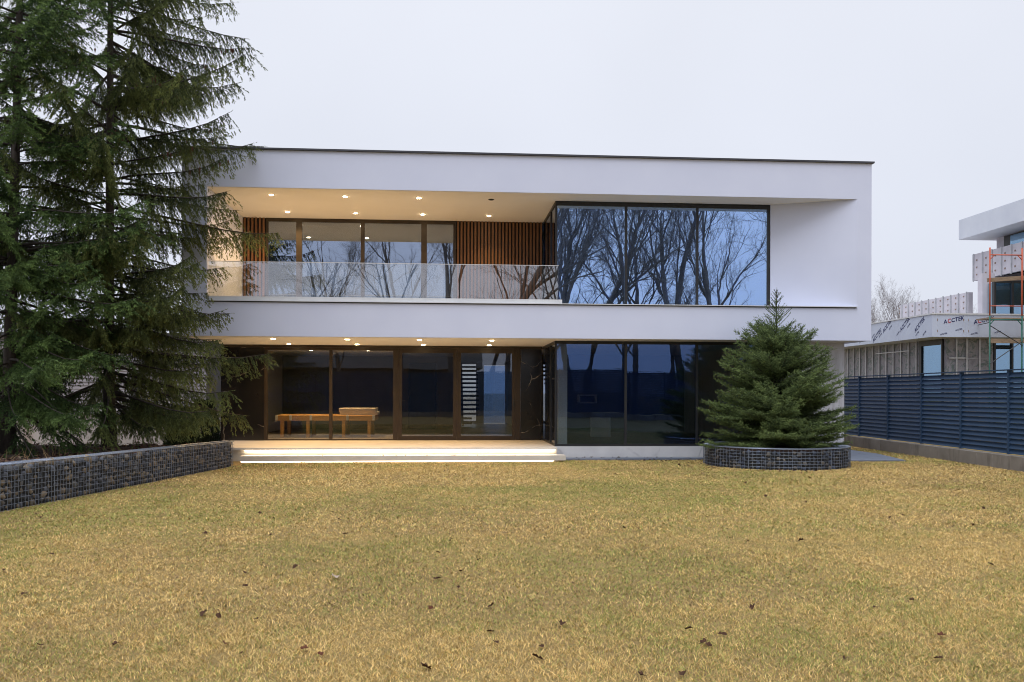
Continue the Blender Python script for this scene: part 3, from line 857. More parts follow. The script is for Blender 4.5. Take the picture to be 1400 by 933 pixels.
n3 = spruce(o, T3, 3.55, prof3, 33, .10, .115, 12, lambda f: -.06 + .98 * f ** .85, .07, .10, -.06, lambda L: .10 + .17 * L, .05,
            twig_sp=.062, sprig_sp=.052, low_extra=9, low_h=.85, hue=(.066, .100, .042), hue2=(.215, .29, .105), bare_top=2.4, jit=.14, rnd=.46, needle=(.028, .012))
print('sprigs', n1, n2, n3)

# ------------------------------------------------------------------ bare trees (seen behind the site, and mirrored in the glazing)
def bare_tree(seed, H, r0):
    rs = np.random.RandomState(seed)
    trunk = MB(); br = MB()
    def grow(p, d, L, r, lvl):
        n = 6 if lvl == 0 else (5 if lvl < 3 else 3)
        pts = [np.array(p)]; dd = np.array(d)
        for k in range(n):
            dd = unit(dd + rs.normal(0, .10 + .05 * lvl, 3) + np.array((0, 0, .05 if lvl else .02)))
            pts.append(pts[-1] + dd * L / n)
        rr = [max(.005, r * (1 - .72 * k / n)) for k in range(n + 1)]
        (trunk if lvl == 0 else br).tube(pts, rr, (8, 6, 5, 4, 3)[min(lvl, 4)])
        if lvl >= 4: return
        nb = (9, 7, 6, 6)[lvl]
        for k in range(nb):
            f = rs.uniform(.28 if lvl == 0 else .2, 1.0) if k else 1.0
            i = min(int(f * n), n - 1); t = f * n - i
            q = pts[i] * (1 - t) + pts[i + 1] * t
            ax = unit(np.cross(dd, rs.normal(size=3)))
            sp = rs.uniform(.25, .7) if k else .2
            nd = unit(unit(pts[i + 1] - pts[i]) * math.cos(sp) + ax * math.sin(sp) + np.array((0, 0, .12)))
            grow(q, nd, L * rs.uniform(.42, .62) * (1.1 - .35 * f), r * (1 - .72 * f) * rs.uniform(.38, .58) + .003, lvl + 1)
    grow((0, 0, -.1), (rs.normal(0, .05), rs.normal(0, .05), 1), H * .72, r0, 0)
    return trunk, br
protos = []
for k, (sd, H, r0) in enumerate(((101, 21, .30), (202, 19, .26), (303, 22, .34), (404, 18, .22))):
    tr, br = bare_tree(sd, H, r0)
    o = thing('bare_tree', (0, 0, 0), 'tall leafless tree behind the rear fence, mirrored in the windows', 'tree', 'leafless trees mirrored in the windows')
    tr.build('trunk', M['bare_bark'], o, smooth=True); br.build('branches', M['bare_bark'], o)
    protos.append(o)
spots = [(-7.5, -19, 3, .9, 0), (-3.5, -23, 1, 1.0, 1), (.8, -18, 0, 1.0, 2), (3.0, -15.5, 2, 1.0, .5), (4.6, -21, 1, 1.0, 4), (6.3, -16, 3, 1.1, 5), (8.4, -14.5, 0, .95, 3), (9.8, -19, 2, 1.0, 1),
         (11.5, -15, 1, 1.0, 2), (13.0, -18, 3, 1.1, 3), (14.6, -14.8, 2, .95, 5), (16.4, -17, 0, 1.05, 4), (18.4, -15.5, 1, 1.0, 0), (20.3, -18, 3, 1.0, 2), (22.5, -16, 2, 1.0, 1), (25, -19, 0, 1.0, 3), (7.4, -24, 1, 1.0, 3), (13.8, -25, 1, 1, 5),]
used = set()
for x, y, k, s, rz in spots:
    o = protos[k] if k not in used else copy_tree(protos[k])
    used.add(k)
    o.location = (x, y, 0); o.scale = (s, s, s); o.rotation_euler = (0, 0, rz)
far = [(31.0, 66, 1, .50, .3, 'tall'), (33.0, 70, 3, .52, 2, ''), (34.6, 64, 0, .44, 1, ''), (36.8, 68, 2, .45, 4, ''), (38.0, 62, 1, .40, 5, ''), (40.5, 72, 3, .46, 2.2, ''), (35.6, 74, 1, .5, 3.3, ''), (32.0, 60, 2, .38, 2.9, '')]
for x, y, k, s, rz, _ in far:
    o = copy_tree(protos[k])
    o.location = (x, y, 0); o.scale = (s, s, s); o.rotation_euler = (0, 0, rz)
    o['label'] = 'thin leafless tree standing far off above the wrapped flat roof'; o['group'] = 'distant leafless trees'
    for ch in o.children:
        ch.material_slots[0].link = 'OBJECT'; ch.material_slots[0].material = M['bare_far']

# ------------------------------------------------------------------ louvred fences
def louvre_fence(p0, d, spacing, count, z0, z1, label, side):
    """p0 start, d unit direction, side = which way the slats face (unit normal)"""
    d = Vector((*d, 0)); nrm = Vector((*side, 0)); P = Vector((*p0, 0))
    f = thing('louvred_fence', P, label, 'fence')
    ns = round((z1 - z0) / .111)
    for k in range(count):
        a = P + d * spacing * k; b = a + d * spacing
        pm = MB()
        for j in range(ns):
            z = z0 + (z1 - z0 - .05) * (j + .5) / ns + .01
            c = (a + b) / 2 + Vector((0, 0, z))
            up = (Vector((0, 0, 1)) * .86 - nrm * .5).normalized()
            pm.obox(c, d * (spacing / 2 - .032), up * .056, nrm.cross(up).cross(up) * 0 + (up.cross(d)) * .006)
        pm.build('louvre_panel', M['slat_metal'], f)
        po = MB(); po.obox(a + Vector((0, 0, (z0 + z1) / 2)), d * .03, nrm * .04, Vector((0, 0, (z1 - z0) / 2)))
        po.build('post', M['slat_metal'], f)
    cp = MB(); cp.obox(P + d * spacing * count / 2 + Vector((0, 0, z1 + .012)), d * spacing * count / 2, nrm * .055, Vector((0, 0, .012)))
    cp.build('top_rail', M['slat_metal'], f)
    pl = MB()
    nb = int(spacing * count / .62)
    for k in range(nb):
        t = spacing * count
        c = P + d * (t * (k + .5) / nb) + Vector((0, 0, z0 / 2 - .06))
        pl.obox(c, d * (t / nb / 2 - .004), nrm * (.10 + .006 * (k % 3)), Vector((0, 0, z0 / 2 + .04 + .004 * (k % 2))))
    pl.build('plinth', M['concrete'], f, .008)
    return f
fd = Vector((.0543, 1, 0)).normalized()
fp = Vector((11.93 + .0543 * (17.97 - 17.45), 17.97, 0)) - fd * 1.923 * 4
louvre_fence((fp.x, fp.y), (fd.x, fd.y), 1.923, 14, .32, 2.10, 'dark blue louvred metal fence on a concrete plinth right of the villa', (-fd.y, fd.x))
louvre_fence((-13, -11), (1, 0), 2.2, 20, .32, 2.95, 'dark blue louvred fence mirrored in the lower windows', (0, 1))

# ------------------------------------------------------------------ house behind the lawn, only seen mirrored in the lower windows
mh = thing('timber_house', (-9, -24, 0), 'dark house with a pitched roof behind the rear fence, mirrored in the lower left windows', 'house')
w = MB(); w.box(-22, 2.5, -32, -24, 0, 3.6); w.build('wall', M['dark_wall'], mh)
w = MB(); w.add([(-22.5, -23.5, 3.5), (3, -23.5, 3.5), (3, -28, 6.6), (-22.5, -28, 6.6), (-22.5, -32.5, 3.5), (3, -32.5, 3.5)], [(0, 1, 2, 3), (3, 2, 5, 4), (1, 5, 2), (0, 3, 4), (0, 4, 5, 1)])
w.build('roof', M['roof_trim'], mh)
for x_ in (-1.5, -6.5, -11, -16):
    w = MB(); w.box(x_ - .8, x_ + .8, -23.99, -23.93, 1.0, 2.4); f_ = w.build('window', M['sill'], mh)
    w = MB(); w.box(x_ - .7, x_ + .7, -23.92, -23.90, 1.1, 2.3); w.build('pane', M['blue_door'], f_)

# ------------------------------------------------------------------ left: neighbouring house behind the spruces
nh = thing('siding_house', (-14, 28, 0), 'low house with weathered horizontal siding over a stained stucco base behind the spruces', 'house')
w = MB(); w.box(-30, -6.95, 26.6, 32, 0, .93); w.build('base', M['stucco'], nh)
w = MB()
z = .935; k = 0
while z < 3.15:
    xs_ = -30
    while xs_ < -7.0:
        ln = 2.4 if k % 2 else 2.1
        x1 = min(xs_ + ln, -6.99)
        y_ = 26.56 + .004 * ((k * 7 + int(xs_ * 3)) % 3)
        w.add([(xs_ + .004, y_ - .012, z), (x1 - .004, y_ - .012, z), (x1 - .004, y_ + .012, z + .105), (xs_ + .004, y_ + .012, z + .105), (xs_ + .004, y_ + .03, z)  , (x1 - .004, y_ + .03, z)],
              [(0, 1, 2, 3), (0, 4, 5, 1)])
        xs_ = x1 if x1 > -6.995 else xs_ + ln
        if x1 >= -6.995: break
    z += .105; k += 1
w.build('siding', M['siding'], nh)
w = MB(); w.box(-30, -7.02, 26.6, 32, .932, 3.2); w.build('wall', M['dark_wall'], nh)
w = MB(); w.box(-30.2, -6.85, 26.35, 32.2, 3.202, 3.30); w.build('roof', M['roof_trim'], nh)
w = MB(); w.box(-30, -7.0, 26.50, 26.545, 2.36, 2.42); w.build('trim_board', M['roof_trim'], nh)

def shrub(base, r, h, seed, label):
    rs = np.random.RandomState(seed)
    o = thing('thuja_shrub', base, label, 'shrub')
    m = MB(); m.tube([(base[0], base[1], 0), (base[0], base[1], h * .8)], [.04, .01], 6); m.build('stem', M['spruce_bark'], o)
    n = 5200
    z = rs.rand(n) ** 1.1; a = rs.rand(n) * 2 * math.pi
    rad = r * (1 - .55 * z) * np.sqrt(rs.uniform(.35, 1, n)) * (1 + .2 * np.sin(a * 3 + seed))
    A = np.stack([base[0] + rad * np.cos(a), base[1] + rad * np.sin(a), z * h], -1)
    D = unit(np.stack([np.cos(a) * .5, np.sin(a) * .5, np.ones(n)], -1) + rs.normal(0, .3, (n, 3)))
    sd = unit(np.cross(D, rs.normal(size=(n, 3)))) * .018
    V = np.stack([A - sd, A + sd, A + D * rs.uniform(.06, .13, (n, 1))], 1).reshape(-1, 3)
    C = np.repeat(np.array((.022, .034, .016)) * rs.uniform(.6, 1.4, (n, 1)), 3, 0)
    fast_mesh('foliage', V, np.arange(3 * n).reshape(-1, 3), M['needles'], o, C)
shrub((-6.55, 24.6, 0), .48, 1.35, 1, 'small dark evergreen shrub nearest the corner of the villa')
shrub((-7.25, 24.9, 0), .45, 1.15, 2, 'small dark evergreen shrub beside the stained stucco wall')

w = MB(); w.box(-3, 9.5, 44, 44.2, 0, 1.55)
tag(w.build('garden_wall', M['plain_white']), 'low white garden wall seen through the rear window of the villa', 'wall')

# ------------------------------------------------------------------ right: houses under construction
lw = thing('unfinished_annex', (19, 33, 0), 'low unfinished annex with film-wrapped fascia and bare metal studs', 'building')
FX, FY, FZ0, FZ1 = 17.55, 30.78, 3.66, 4.47
w = MB(); w.box(FX, 24.5, FY, 46, FZ0, FZ1); w.build('fascia', M['film'], lw)
w = MB(); w.box(FX - .03, 24.5, FY - .03, 46, FZ1 + .002, FZ1 + .05); w.build('coping', M['sill'], lw)
WX, WY = 18.6, 31.62
w = MB(); w.box(WX, WX + .3, 33.5, 46, 0, FZ0 - .002); w.box(WX, 20.40, WY, WY + .2, 0, FZ0 - .002); w.build('wall', M['foil'], lw)
w = MB()
y_ = 33.7
while y_ < 45:
    w = MB(); w.box(WX - .05, WX - .002, y_ - .03, y_ + .03, 0, FZ0 - .004); w.build('stud', M['stud'], lw); y_ += .60
for x_ in (18.95, 19.35, 19.85):
    w = MB(); w.box(x_ - .03, x_ + .03, WY - .05, WY - .002, 0, FZ0 - .004); w.build('stud', M['stud'], lw)
w = MB(); w.box(WX - .055, WX - .05, 34.2, 37.0, 3.30, 3.34); w.box(18.65, 19.3, WY - .058, WY - .052, 2.92, 2.96); w.box(18.65, 20.3, WY - .058, WY - .052, 2.9, 2.915); w.build('cross_rail', M['stud'], lw)
fr = MB(); fr.box(WX - .06, WX + .06, WY + .21, WY + .30, 0, FZ0 - .004); fr.box(WX - .06, WX + .06, 33.30, 33.48, 0, FZ0 - .004); fr.box(WX - .06, WX + .06, WY + .30, 33.30, 3.45, FZ0 - .004)
win = fr.build('window', M['frame'], lw)
w = MB(); w.box(WX - .01, WX + .01, WY + .30, 33.30, 0, 3.45); w.build('pane', M['site_glass'], win)
w = MB()
for y_ in (33.2, 35.6, 38.0, 40.4):
    w = MB(); w.box(FX - .004, FX - .001, y_ - .01, y_ + .01, FZ0, FZ1); w.build('panel_joint', M['site_white'], lw)
for x_ in (17.72, 18.75, 18.90):
    w = MB(); w.box(x_ - .008, x_ + .008, FY - .004, FY - .001, FZ0, FZ1); w.build('panel_joint', M['site_white'], lw)
w = MB()
for x_ in (17.74, 18.73, 18.92):
    for z_ in (3.88, 4.28): w.box(x_ - .012, x_ + .012, FY - .012, FY - .004, z_ - .04, z_ + .04)
w.build('anchor_plate', M['anchor'], lw)

def lettering(parent, txt, pos, size, rot, mat, shear=0.2):
    cu = bpy.data.curves.new('lettering', 'FONT'); cu.body = txt; cu.size = size; cu.shear = shear; cu.offset = size * .02; cu.extrude = .001
    to = bpy.data.objects.new('tmp', cu); COL.objects.link(to)
    bpy.context.view_layer.update()
    me = bpy.data.meshes.new_from_object(to.evaluated_get(bpy.context.evaluated_depsgraph_get()))
    wd = to.dimensions.x
    bpy.data.objects.remove(to)
    o = bpy.data.objects.new('lettering', me); COL.objects.link(o)
    me.materials.clear(); me.materials.append(mat)
    o.parent = parent
    o.rotation_euler = rot
    o.location = Vector(pos) - world_loc(parent)
    return o, wd
def brand(parent, pos, size, rot, red=True):
    R = Euler(rot).to_matrix(); p_ = Vector(pos)
    for t_, m_ in (('A', 'film_text_blue'), ('C', 'film_text_red' if red else 'film_text_blue'), ('CTEK', 'film_text_blue')):
        o, wd = lettering(parent, t_, p_, size, rot, M[m_])
        p_ = p_ + R @ Vector((wd * 1.02, 0, 0))
F1 = (math.pi / 2, math.radians(-12), 0)
brand(lw, (17.98, FY - .006, 4.13), .20, F1); brand(lw, (19.12, FY - .006, 4.13), .20, F1)
for x_, z_ in ((17.85, 3.72), (18.42, 3.88), (19.0, 3.74), (19.9, 3.8)): lettering(lw, 'ACCTEK', (x_, FY - .006, z_), .07, F1, M['film_text_blue'])
F2 = (math.pi / 2, math.radians(-33), -math.pi / 2)
for y_, z_ in ((36.3, 3.97), (34.35, 4.03), (33.0, 3.98), (31.95, 3.88), (35.2, 3.69)): lettering(lw, 'ACCTEK', (FX - .006, y_, z_), .21, F2, M['film_text_blue'])
for y_, z_ in ((36.4, 3.72), (35.3, 3.88), (34.7, 3.87), (33.9, 4.12), (33.3, 3.85), (32.5, 4.1), (31.9, 3.75), (31.4, 3.73)): lettering(lw, 'ACCTEK', (FX - .006, y_, z_), .07, F2, M['film_text_blue'])

th = thing('unfinished_house', (23, 31, 0), 'tall unfinished white house with overhanging flat roof and blue glazed corner', 'building')
w = MB(); w.box(21.38, 34, 22, 35.5, 8.03, 8.86); w.build('roof', M['site_white'], th, .01)
w = MB(); w.box(22.65, 33, 22, 34.9, 6.0, 8.028); w.build('wall', M['board'], th)
fr = MB(); fr.box(22.60, 22.648, 24, 34.35, 6.4, 8.0); win = fr.build('window', M['frame'], th)
w = MB()
for y_ in (33.0, 31.0, 29.0): w.box(22.57, 22.598, y_ - .9, y_ + .9, 6.5, 7.95)
w.build('pane', M['site_glass'], win)
w = MB(); w.box(21.98, 22.10, 22, 35.5, 6.33, 7.42); w.box(22.1, 24, 35.4, 35.5, 6.33, 7.42); pp = w.build('parapet', M['board'], th)
w = MB(); an = MB()
y_ = 35.4
while y_ > 24:
    w = MB(); w.box(21.95, 21.978, y_ - .03, y_ + .03, 6.28, 7.44); w.build('fixing_rail', M['stud'], pp)
    for z_ in (6.55, 6.85, 7.15): an.box(21.955, 21.979, y_ - .25, y_ - .19, z_ - .03, z_ + .03)
    y_ -= .62
an.build('anchor_plate', M['anchor'], pp)
w = MB(); w.box(22.2, 33, 22, 35.0, 5.95, 6.2); w.build('floor_slab', M['roof_trim'], th)
w = MB(); w.box(21.95, 22.5, 35.0, 35.06, 5.95, 6.32); w.box(21.95, 22.0, 34.0, 35.06, 5.95, 6.0); w.build('bracket', M['stud'], th)
w = MB(); w.box(20.6, 33, 31.95, 32.25, 0, 5.8); w.build('core', M['core'], th)
fr = MB()
for x_ in (20.46, 21.15, 21.95, 22.9, 24, 25): fr.box(x_ - .035, x_ + .035, 31.60, 31.74, 0, 5.84)
for z_ in (.1, 3.55, 4.4, 5.8): fr.box(20.46, 33, 31.625, 31.735, z_ - .04, z_ + .04)
win = fr.build('glazed_front', M['frame'], th)
w = MB(); w.box(20.47, 33, 31.66, 31.68, .1, 5.78); w.build('pane', M['site_glass'], win)
w = MB(); w.box(20.40, 20.9, 32.3, 32.6, 4.53, 6.2); w.build('wall', M['board'], th)
w = MB(); w.box(22.3, 22.5, 36.3, 42.0, 5.05, 5.95); fp_ = w.build('far_parapet', M['board'], th)
w = MB(); an = MB()
y_ = 36.4
while y_ < 42:
    w = MB(); w.box(22.26, 22.298, y_ - .03, y_ + .03, 5.0, 5.98); w.build('fixing_rail', M['stud'], fp_)
    for z_ in (5.3, 5.55, 5.8): an.box(22.275, 22.298, y_ + .2, y_ + .27, z_ - .025, z_ + .025)
    y_ += .6
an.build('anchor_plate', M['anchor'], fp_)
w = MB(); w.box(22.55, 30, 35.6, 46, 0, 5.04); w.build('wall', M['stucco'], th)

sf = thing('scaffold', (19.6, 29.8, 0), 'orange and green tube scaffold frame with dark diagonal braces', 'scaffold')
SX0, SX1, SY = 18.98, 20.16, 29.62
w = MB()
for x_ in (SX0, SX1): w.bar((x_, SY, 4.34), (x_, SY, 6.72), .026, 8)
w.bar((SX0, SY, 6.47), (SX1, SY, 6.47), .022, 8); w.bar((SX0, SY, 4.68), (SX1, SY, 4.68), .018, 8)
w.bar((SX0, SY, 6.30), (SX0 + .17, SY, 6.47), .016, 6); w.bar((SX1, SY, 6.30), (SX1 - .17, SY, 6.47), .016, 6)
w.build('upper_frame', M['orange'], sf, smooth=True)
w = MB()
for x_ in (SX0, SX1): w.bar((x_, SY, 0), (x_, SY, 4.338), .026, 8)
w.bar((SX0, SY, 4.20), (SX1, SY, 4.20), .022, 8); w.bar((SX0, SY, 2.2), (SX1, SY, 2.2), .018, 8)
w.bar((SX0, SY, 4.02), (SX0 + .17, SY, 4.2), .016, 6); w.bar((SX1, SY, 4.02), (SX1 - .17, SY, 4.2), .016, 6)
w.build('lower_frame', M['green'], sf, smooth=True)
for a, b in (((SX0, 3.98), (SX1, 3.30)), ((SX0, 2.66), (SX1, 3.45)), ((SX0, 2.2), (SX1, .4))):
    w = MB(); w.bar((a[0], SY - .04, a[1]), (b[0], SY - .04, b[1]), .016, 6); w.build('brace', M['brace'], sf)
for z_ in (4.1, 2.0):
    w = MB(); w.bar((SX0, SY, z_), (SX0 + .3, FY + (.85 if z_ < 3.6 else 0), z_), .015, 6); w.build('wall_tie', M['brace'], sf)
for z0_, x0_, x1_, y0_, y1_, t_, lab in ((4.225, 18.9, 22.4, 29.62, 30.3, .05, 'brown scaffold plank at the joint of the orange and green frames'),
                                         (3.38, 19.0, 22.4, 29.66, 29.72, .16, 'pale scaffold plank set on edge halfway up the green frame')):
    m = MB(); m.box(x0_, x1_, y0_, y1_, z0_, z0_ + t_)
    tag(m.build('scaffold_plank', M['plank'], None, .004), lab, 'plank', 'scaffold planks')
m = MB(); m.obox((20.7, 29.70, 5.72), (1.75, 0, .13), (0, .05, 0), (-.004, 0, .07))
tag(m.build('scaffold_plank', M['plank'], None, .004), 'long tilted wooden plank lying across the top of the orange scaffold frame', 'plank', 'scaffold planks')

# ------------------------------------------------------------------ grass
rs = np.random.RandomState(5)
def in_lawn(x, y):
    d = (x - ga[0]) * gn[0] + (y - ga[1]) * gn[1]
    ok = (d > .03) | ((y < ga[1]) & (x > -7))
    ok &= ((x - PC[0]) ** 2 + (y - PC[1]) ** 2) > (PR + .01) ** 2
    ok &= x < 11.93 + .0543 * (y - 17.45) - .12
    front = np.where(x < 2.74, 20.30, np.where(x < 8.35, 20.73, 20.08))
    pathx = np.interp(y, [20.1, 22.4, 40], [10.87, 11.32, 11.32])
    ok &= (y < front) | ((x > pathx) & (y < 30))
    ok &= ~((x < -4.5) & (y > 19.4))
    ok &= np.abs(x - y * .075) < y * .62 + 4.2
    return ok
Vg, Cg = [], []
for y0_, y1_, dens, wdt, hgt in ((3.6, 6.5, 11000, .0042, .0165), (6.5, 10, 5600, .0060, .017), (10, 15, 2600, .009, .019), (15, 20.8, 1400, .0125, .021), (20, 30, 500, .016, .024)):
    x0_, x1_ = max(-.56 * y1_ - 4.2, -9), min(.70 * y1_ + 4.2, 12.6)
    if y0_ == 20: x0_, x1_, = 10.8, 12.7
    n = int((x1_ - x0_) * (y1_ - y0_) * dens)
    x = rs.uniform(x0_, x1_, n); y = rs.uniform(y0_, y1_, n)
    k = in_lawn(x, y)
    # clumpy cover, thin in places
    cl = vnoise(x, y, 9) * .6 + vnoise(x + 31, y + 17, 23) * .4
    k &= rs.rand(n) < np.clip(.10 + 1.5 * cl, 0, 1)
    x, y = x[k], y[k]; n = len(x)
    az = rs.rand(n) * 2 * math.pi; ln = rs.uniform(.3, 2.3, n)
    h = hgt * rs.uniform(.35, 1.35, n) * (.7 + .6 * vnoise(x, y, 2.2)); ll = h * ln
    dx, dy = np.cos(az), np.sin(az); w_ = wdt * rs.uniform(.6, 1.3, n) * .5
    face = rs.rand(n) * math.pi; sx, sy = np.cos(face) * w_, np.sin(face) * w_
    b0 = np.stack([x - sx, y - sy, np.zeros(n)], -1); b1 = np.stack([x + sx, y + sy, np.zeros(n)], -1)
    mz = h * .65
    m0 = np.stack([x - sx * .8 + dx * ll * .4, y - sy * .8 + dy * ll * .4, mz], -1); m1 = np.stack([x + sx * .8 + dx * ll * .4, y + sy * .8 + dy * ll * .4, mz], -1)
    tp_ = np.stack([x + dx * ll, y + dy * ll, h], -1)
    Vg.append(np.stack([b0, b1, m1, m0, tp_], 1))
    # natural colour: straw with patches of green and of dead brown
    gr = vnoise(x, y, .35) * .5 + vnoise(x + 5, y + 9, 1.1) * .3 + vnoise(x + 50, y, 3.5) * .2
    band = np.exp(-((y - 13.3 - .12 * x) / 1.7) ** 2) * .16
    foot = np.exp(-np.maximum(0, (x - ga[0]) * gn[0] + (y - ga[1]) * gn[1]) / .8) * .38
    far_ = np.clip((y - 18.8) / 1.5, 0, 1) * .06
    pg = np.clip((gr - .50) * 2.0 + band * 1.3 + foot + far_ * 2.4 + .27, .08, .85)
    u = rs.rand(n)
    straw = np.array((.80, .57, .225)) * rs.uniform(.6, 1.2, (n, 1)) + rs.uniform(-.03, .05, (n, 1)) * np.array((1, .85, .9))
    green = np.array((.33, .345, .095)) * rs.uniform(.65, 1.35, (n, 1))
    brown = np.array((.40, .275, .15)) * rs.uniform(.5, 1.2, (n, 1))
    c = np.where((u < pg)[:, None], green, straw)
    bp = np.clip((vnoise(x + 77, y + 3, .5) - .5) * .5 + .09 + .18 * (vnoise(x, y + 40, 6) - .5), .04, .40)
    c = np.where((rs.rand(n) < bp)[:, None], brown, c)
    c = c * (.79 + .42 * (vnoise(x + 3, y + 8, 13) * .6 + vnoise(x + 13, y + 5, 29) * .4))[:, None]
    Cg.append(np.repeat(np.clip(c, 0, 1)[:, None], 5, 1))
Vg = np.concatenate(Vg); Cg = np.concatenate(Cg); nb = len(Vg)
base = (np.arange(nb) * 5)[:, None]
T = np.concatenate([base + np.array([[0, 1, 2]]), base + np.array([[0, 2, 3]]), base + np.array([[3, 2, 4]])])
print('blades', nb)
gr_o = fast_mesh('grass', Vg.reshape(-1, 3), T, M['grass'], None, Cg.reshape(-1, 3))
tag(gr_o, 'short dry straw-coloured lawn grass with greener patches', 'grass', kind='stuff')

# mulch and dry stalks on the bed
n = 9000
x = rs.uniform(-15, -4.6, n); y = rs.uniform(8.5, 20.8, n)
d = (x - ga[0]) * (-gn[0]) + (y - ga[1]) * (-gn[1]); k = (d > .33) & (d < 7) & ~((x > -5.8) & (y > 19.6)); x, y = x[k], y[k]; n = len(x)
z = soil_z(x, y) + (vnoise(x, y, 1.7) - .5) * .10 + .01
A = np.stack([x, y, z], -1); e1 = unit(rs.normal(size=(n, 3)) * (1, 1, .35)); e2 = unit(np.cross(e1, rs.normal(size=(n, 3)) * .3 + (0, 0, 1)))
sz = rs.uniform(.02, .055, (n, 1))
V = np.stack([A - e1 * sz, A + e2 * sz * .5, A + e1 * sz, A - e2 * sz * .5], 1).reshape(-1, 3)
b_ = (np.arange(n) * 4)[:, None]; T = np.concatenate([b_ + np.array([[0, 1, 2]]), b_ + np.array([[0, 2, 3]])])
pal = np.array([(.12, .06, .045), (.08, .045, .035), (.17, .11, .07), (.22, .16, .11), (.06, .04, .035)])
C = np.repeat(pal[rs.randint(5, size=n)] * rs.uniform(.7, 1.3, (n, 1)), 4, 0)
nd = 700
x = rs.uniform(-9, -4.8, nd); y = rs.uniform(11, 19.2, nd); d = (x - ga[0]) * (-gn[0]) + (y - ga[1]) * (-gn[1]); k = (d > .35) & (vnoise(x, y, 1.3) > .55); x, y = x[k], y[k]; nd = len(x)
A = np.stack([x, y, soil_z(x, y)], -1); Dd = unit(rs.normal(0, .45, (nd, 3)) + (0, 0, 1)); hh = rs.uniform(.08, .28, (nd, 1)); sd = np.stack([np.ones(nd), np.zeros(nd), np.zeros(nd)], -1) * .005
V2 = np.stack([A - sd, A + sd, A + Dd * hh], 1).reshape(-1, 3)
T2_ = np.arange(3 * nd).reshape(-1, 3) + len(V)
C2 = np.tile(np.array((.30, .20, .10)), (3 * nd, 1))
tag(fast_mesh('leaf_litter', np.vstack([V, V2]), np.vstack([T, T2_]), M['litter'], None, np.vstack([C, C2])), 'brown bark mulch, dead leaves and dry stalks covering the bed', 'leaf litter', kind='stuff')

# ------------------------------------------------------------------ fallen leaves
def leaf_mesh(seed, lobed, mat):
    rs = np.random.RandomState(seed)
    n = 22; bm = bmesh.new(); c = bm.verts.new((0, 0, .012)); rim = []
    for k in range(n):
        a = 2 * math.pi * k / n
        r = (.55 + .45 * abs(math.cos(a * 2.5)) ** .7) if lobed else (.62 + .38 * abs(math.cos(a)) )
        r *= rs.uniform(.85, 1.1) * .05
        x, y = r * math.cos(a) * 1.15, r * math.sin(a)
        rim.append(bm.verts.new((x, y, .012 + 9 * (abs(y) ** 2) * rs.uniform(.8, 2.2) + rs.uniform(-.004, .008))))
    for k in range(n): bm.faces.new((c, rim[k], rim[(k + 1) % n]))
    s0 = bm.verts.new((-.055, .0015, .012)); s1 = bm.verts.new((-.055, -.0015, .012)); s2 = bm.verts.new((-.11, 0, .02)); bm.faces.new((s0, s1, s2))
    me = bpy.data.meshes.new('fallen_leaf'); bm.to_mesh(me); bm.free(); me.materials.append(mat)
    return me
M['leaf_dark'] = noisy('leaf_dark_brown', (.06, .032, .022), (.12, .065, .04), 30, .7, 0, spec=0.05)
M['leaf_rust'] = noisy('leaf_rust', (.11, .045, .028), (.17, .07, .042), 30, .7, 0, spec=0.05)
M['leaf_pale'] = noisy('leaf_pale', (.42, .32, .26), (.52, .42, .34), 30, .7, 0)
lm = [leaf_mesh(1, True, M['leaf_dark']), leaf_mesh(2, False, M['leaf_dark']), leaf_mesh(3, True, M['leaf_rust']), leaf_mesh(4, False, M['leaf_pale'])]
main = [(-1.37, 5.66), (-.75, 5.39), (-.86, 5.52), (-.94, 7.63), (-.11, 5.10), (.32, 5.59), (.34, 6.53), (.80, 6.01), (.30, 5.84), (-3.27, 7.16), (-2.51, 5.71), (-2.05, 5.71), (-2.67, 10.10), (-1.71, 6.45), (-1.75, 7.90), (-.10, 6.49),
        (-.06, 7.52), (2.27, 6.39), (1.81, 5.67), (1.65, 5.45), (3.57, 6.53), (2.38, 5.12), (5.04, 7.84), (2.10, 10.25), (1.44, 10.29), (2.94, 14.65), (6.64, 14.13), (5.94, 11.14), (6.33, 10.18), (7.42, 11.71), (3.12, 9.47), (3.24, 5.56),
        (1.34, 4.90), (1.10, 4.88), (3.81, 9.24), (1.64, 5.50), (-1.35, 8.13), (-1.48, 11.83), (-1.11, 9.96), (.15, 7.84), (-.55, 9.78), (2.94, 5.08), (.55, 5.24), (4.92, 13.30), (5.28, 15.25), (8.39, 17.57)]
rust = {1, 2, 15, 31}
pale = {3}
def put_leaf(x, y, z, k, s, label, group):
    o = bpy.data.objects.new('fallen_leaf', lm[k]); COL.objects.link(o)
    o.location = (x, y, z); s *= .57; o.scale = (s, s, s); o.rotation_euler = (random.uniform(-.5, .5), random.uniform(-.5, .5), random.uniform(0, 6.28))
    tag(o, label, 'leaf', group)
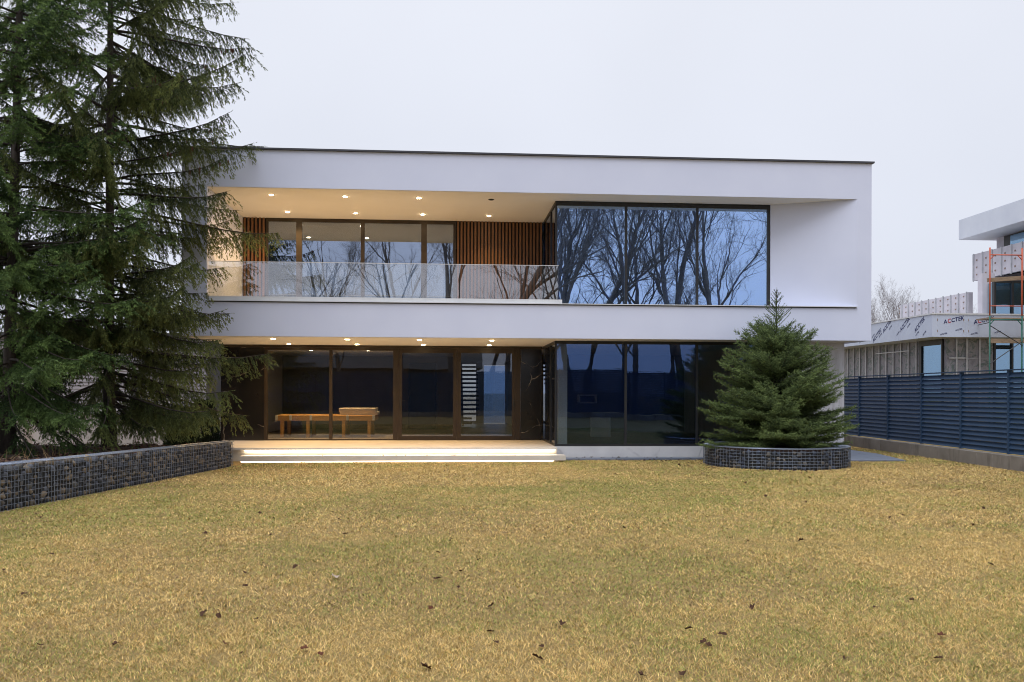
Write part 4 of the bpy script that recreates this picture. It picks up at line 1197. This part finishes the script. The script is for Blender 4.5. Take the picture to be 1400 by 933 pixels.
GA, GB, GC_ = 'fallen leaves scattered over the lawn', 'fallen leaves beside the round planter', 'fallen leaves on the terrace step'
LD = 'dark brown curled dead leaf lying alone on the straw-coloured lawn'
put_leaf(-1.37, 5.66, .018, 2, .9, 'rust-red dead leaf on the lawn, farthest left of the rust-coloured ones', GA)
for i, (x, y) in enumerate(main[1:], 1):
    if i in rust: put_leaf(x, y, .018, 2, .9, {1: 'rust-brown lobed dead leaf right of a similar leaf on the front lawn', 2: 'rust-brown lobed dead leaf just left of a similar one on the front lawn', 15: 'small rust-brown dead leaf alone near the centre of the lawn', 31: 'rust-brown dead leaf at the right of the front lawn'}[i], GA)
    elif i in pale: put_leaf(x, y, .018, 3, 1.7, 'pale beige flat dead leaf lying on the open lawn', GA)
    else: put_leaf(x, y, .016, random.choice((0, 1)), random.uniform(.75, 1.25), LD, GA)
for _ in range(70):
    y = random.uniform(5.2, 19.8); x = random.uniform(-.5 * y, .6 * y)
    if in_lawn(np.array([x]), np.array([y]))[0] and (x - PC[0]) ** 2 + (y - PC[1]) ** 2 > 3.2: put_leaf(x, y, .016, random.choice((0, 1)), random.uniform(.4, .9), LD, GA)
for _ in range(75):
    a = random.uniform(math.pi * .85, math.pi * 1.55); r = PR + .1 + abs(random.gauss(0, .45))
    x, y = PC[0] + r * math.cos(a), PC[1] + r * math.sin(a)
    if _ % 2: x, y = random.triangular(3.2, 6.2, 6.0), random.uniform(20.1, 20.68)
    if in_lawn(np.array([x]), np.array([y]))[0]:
        put_leaf(x, y, .02, random.choice((0, 1, 0, 2) if 0 else (0, 1)), random.uniform(.6, 1.2), 'dark brown dead leaf in the drift left of the round planter', GB)
for _ in range(16):
    put_leaf(random.uniform(-4, 2.6), Y0 - .05 + random.uniform(0, .1), .152, random.choice((0, 1)), random.uniform(.4, .7), 'small dark dead leaf lying on the lit lower terrace step', GC_)
for _ in range(18):
    put_leaf(random.uniform(2.9, 6.0), random.uniform(20.85, 21.1), .048, random.choice((0, 1)), random.uniform(.5, 1.0), 'dark dead leaf lying on the paving strip under the right window', 'fallen leaves on the paving strip')
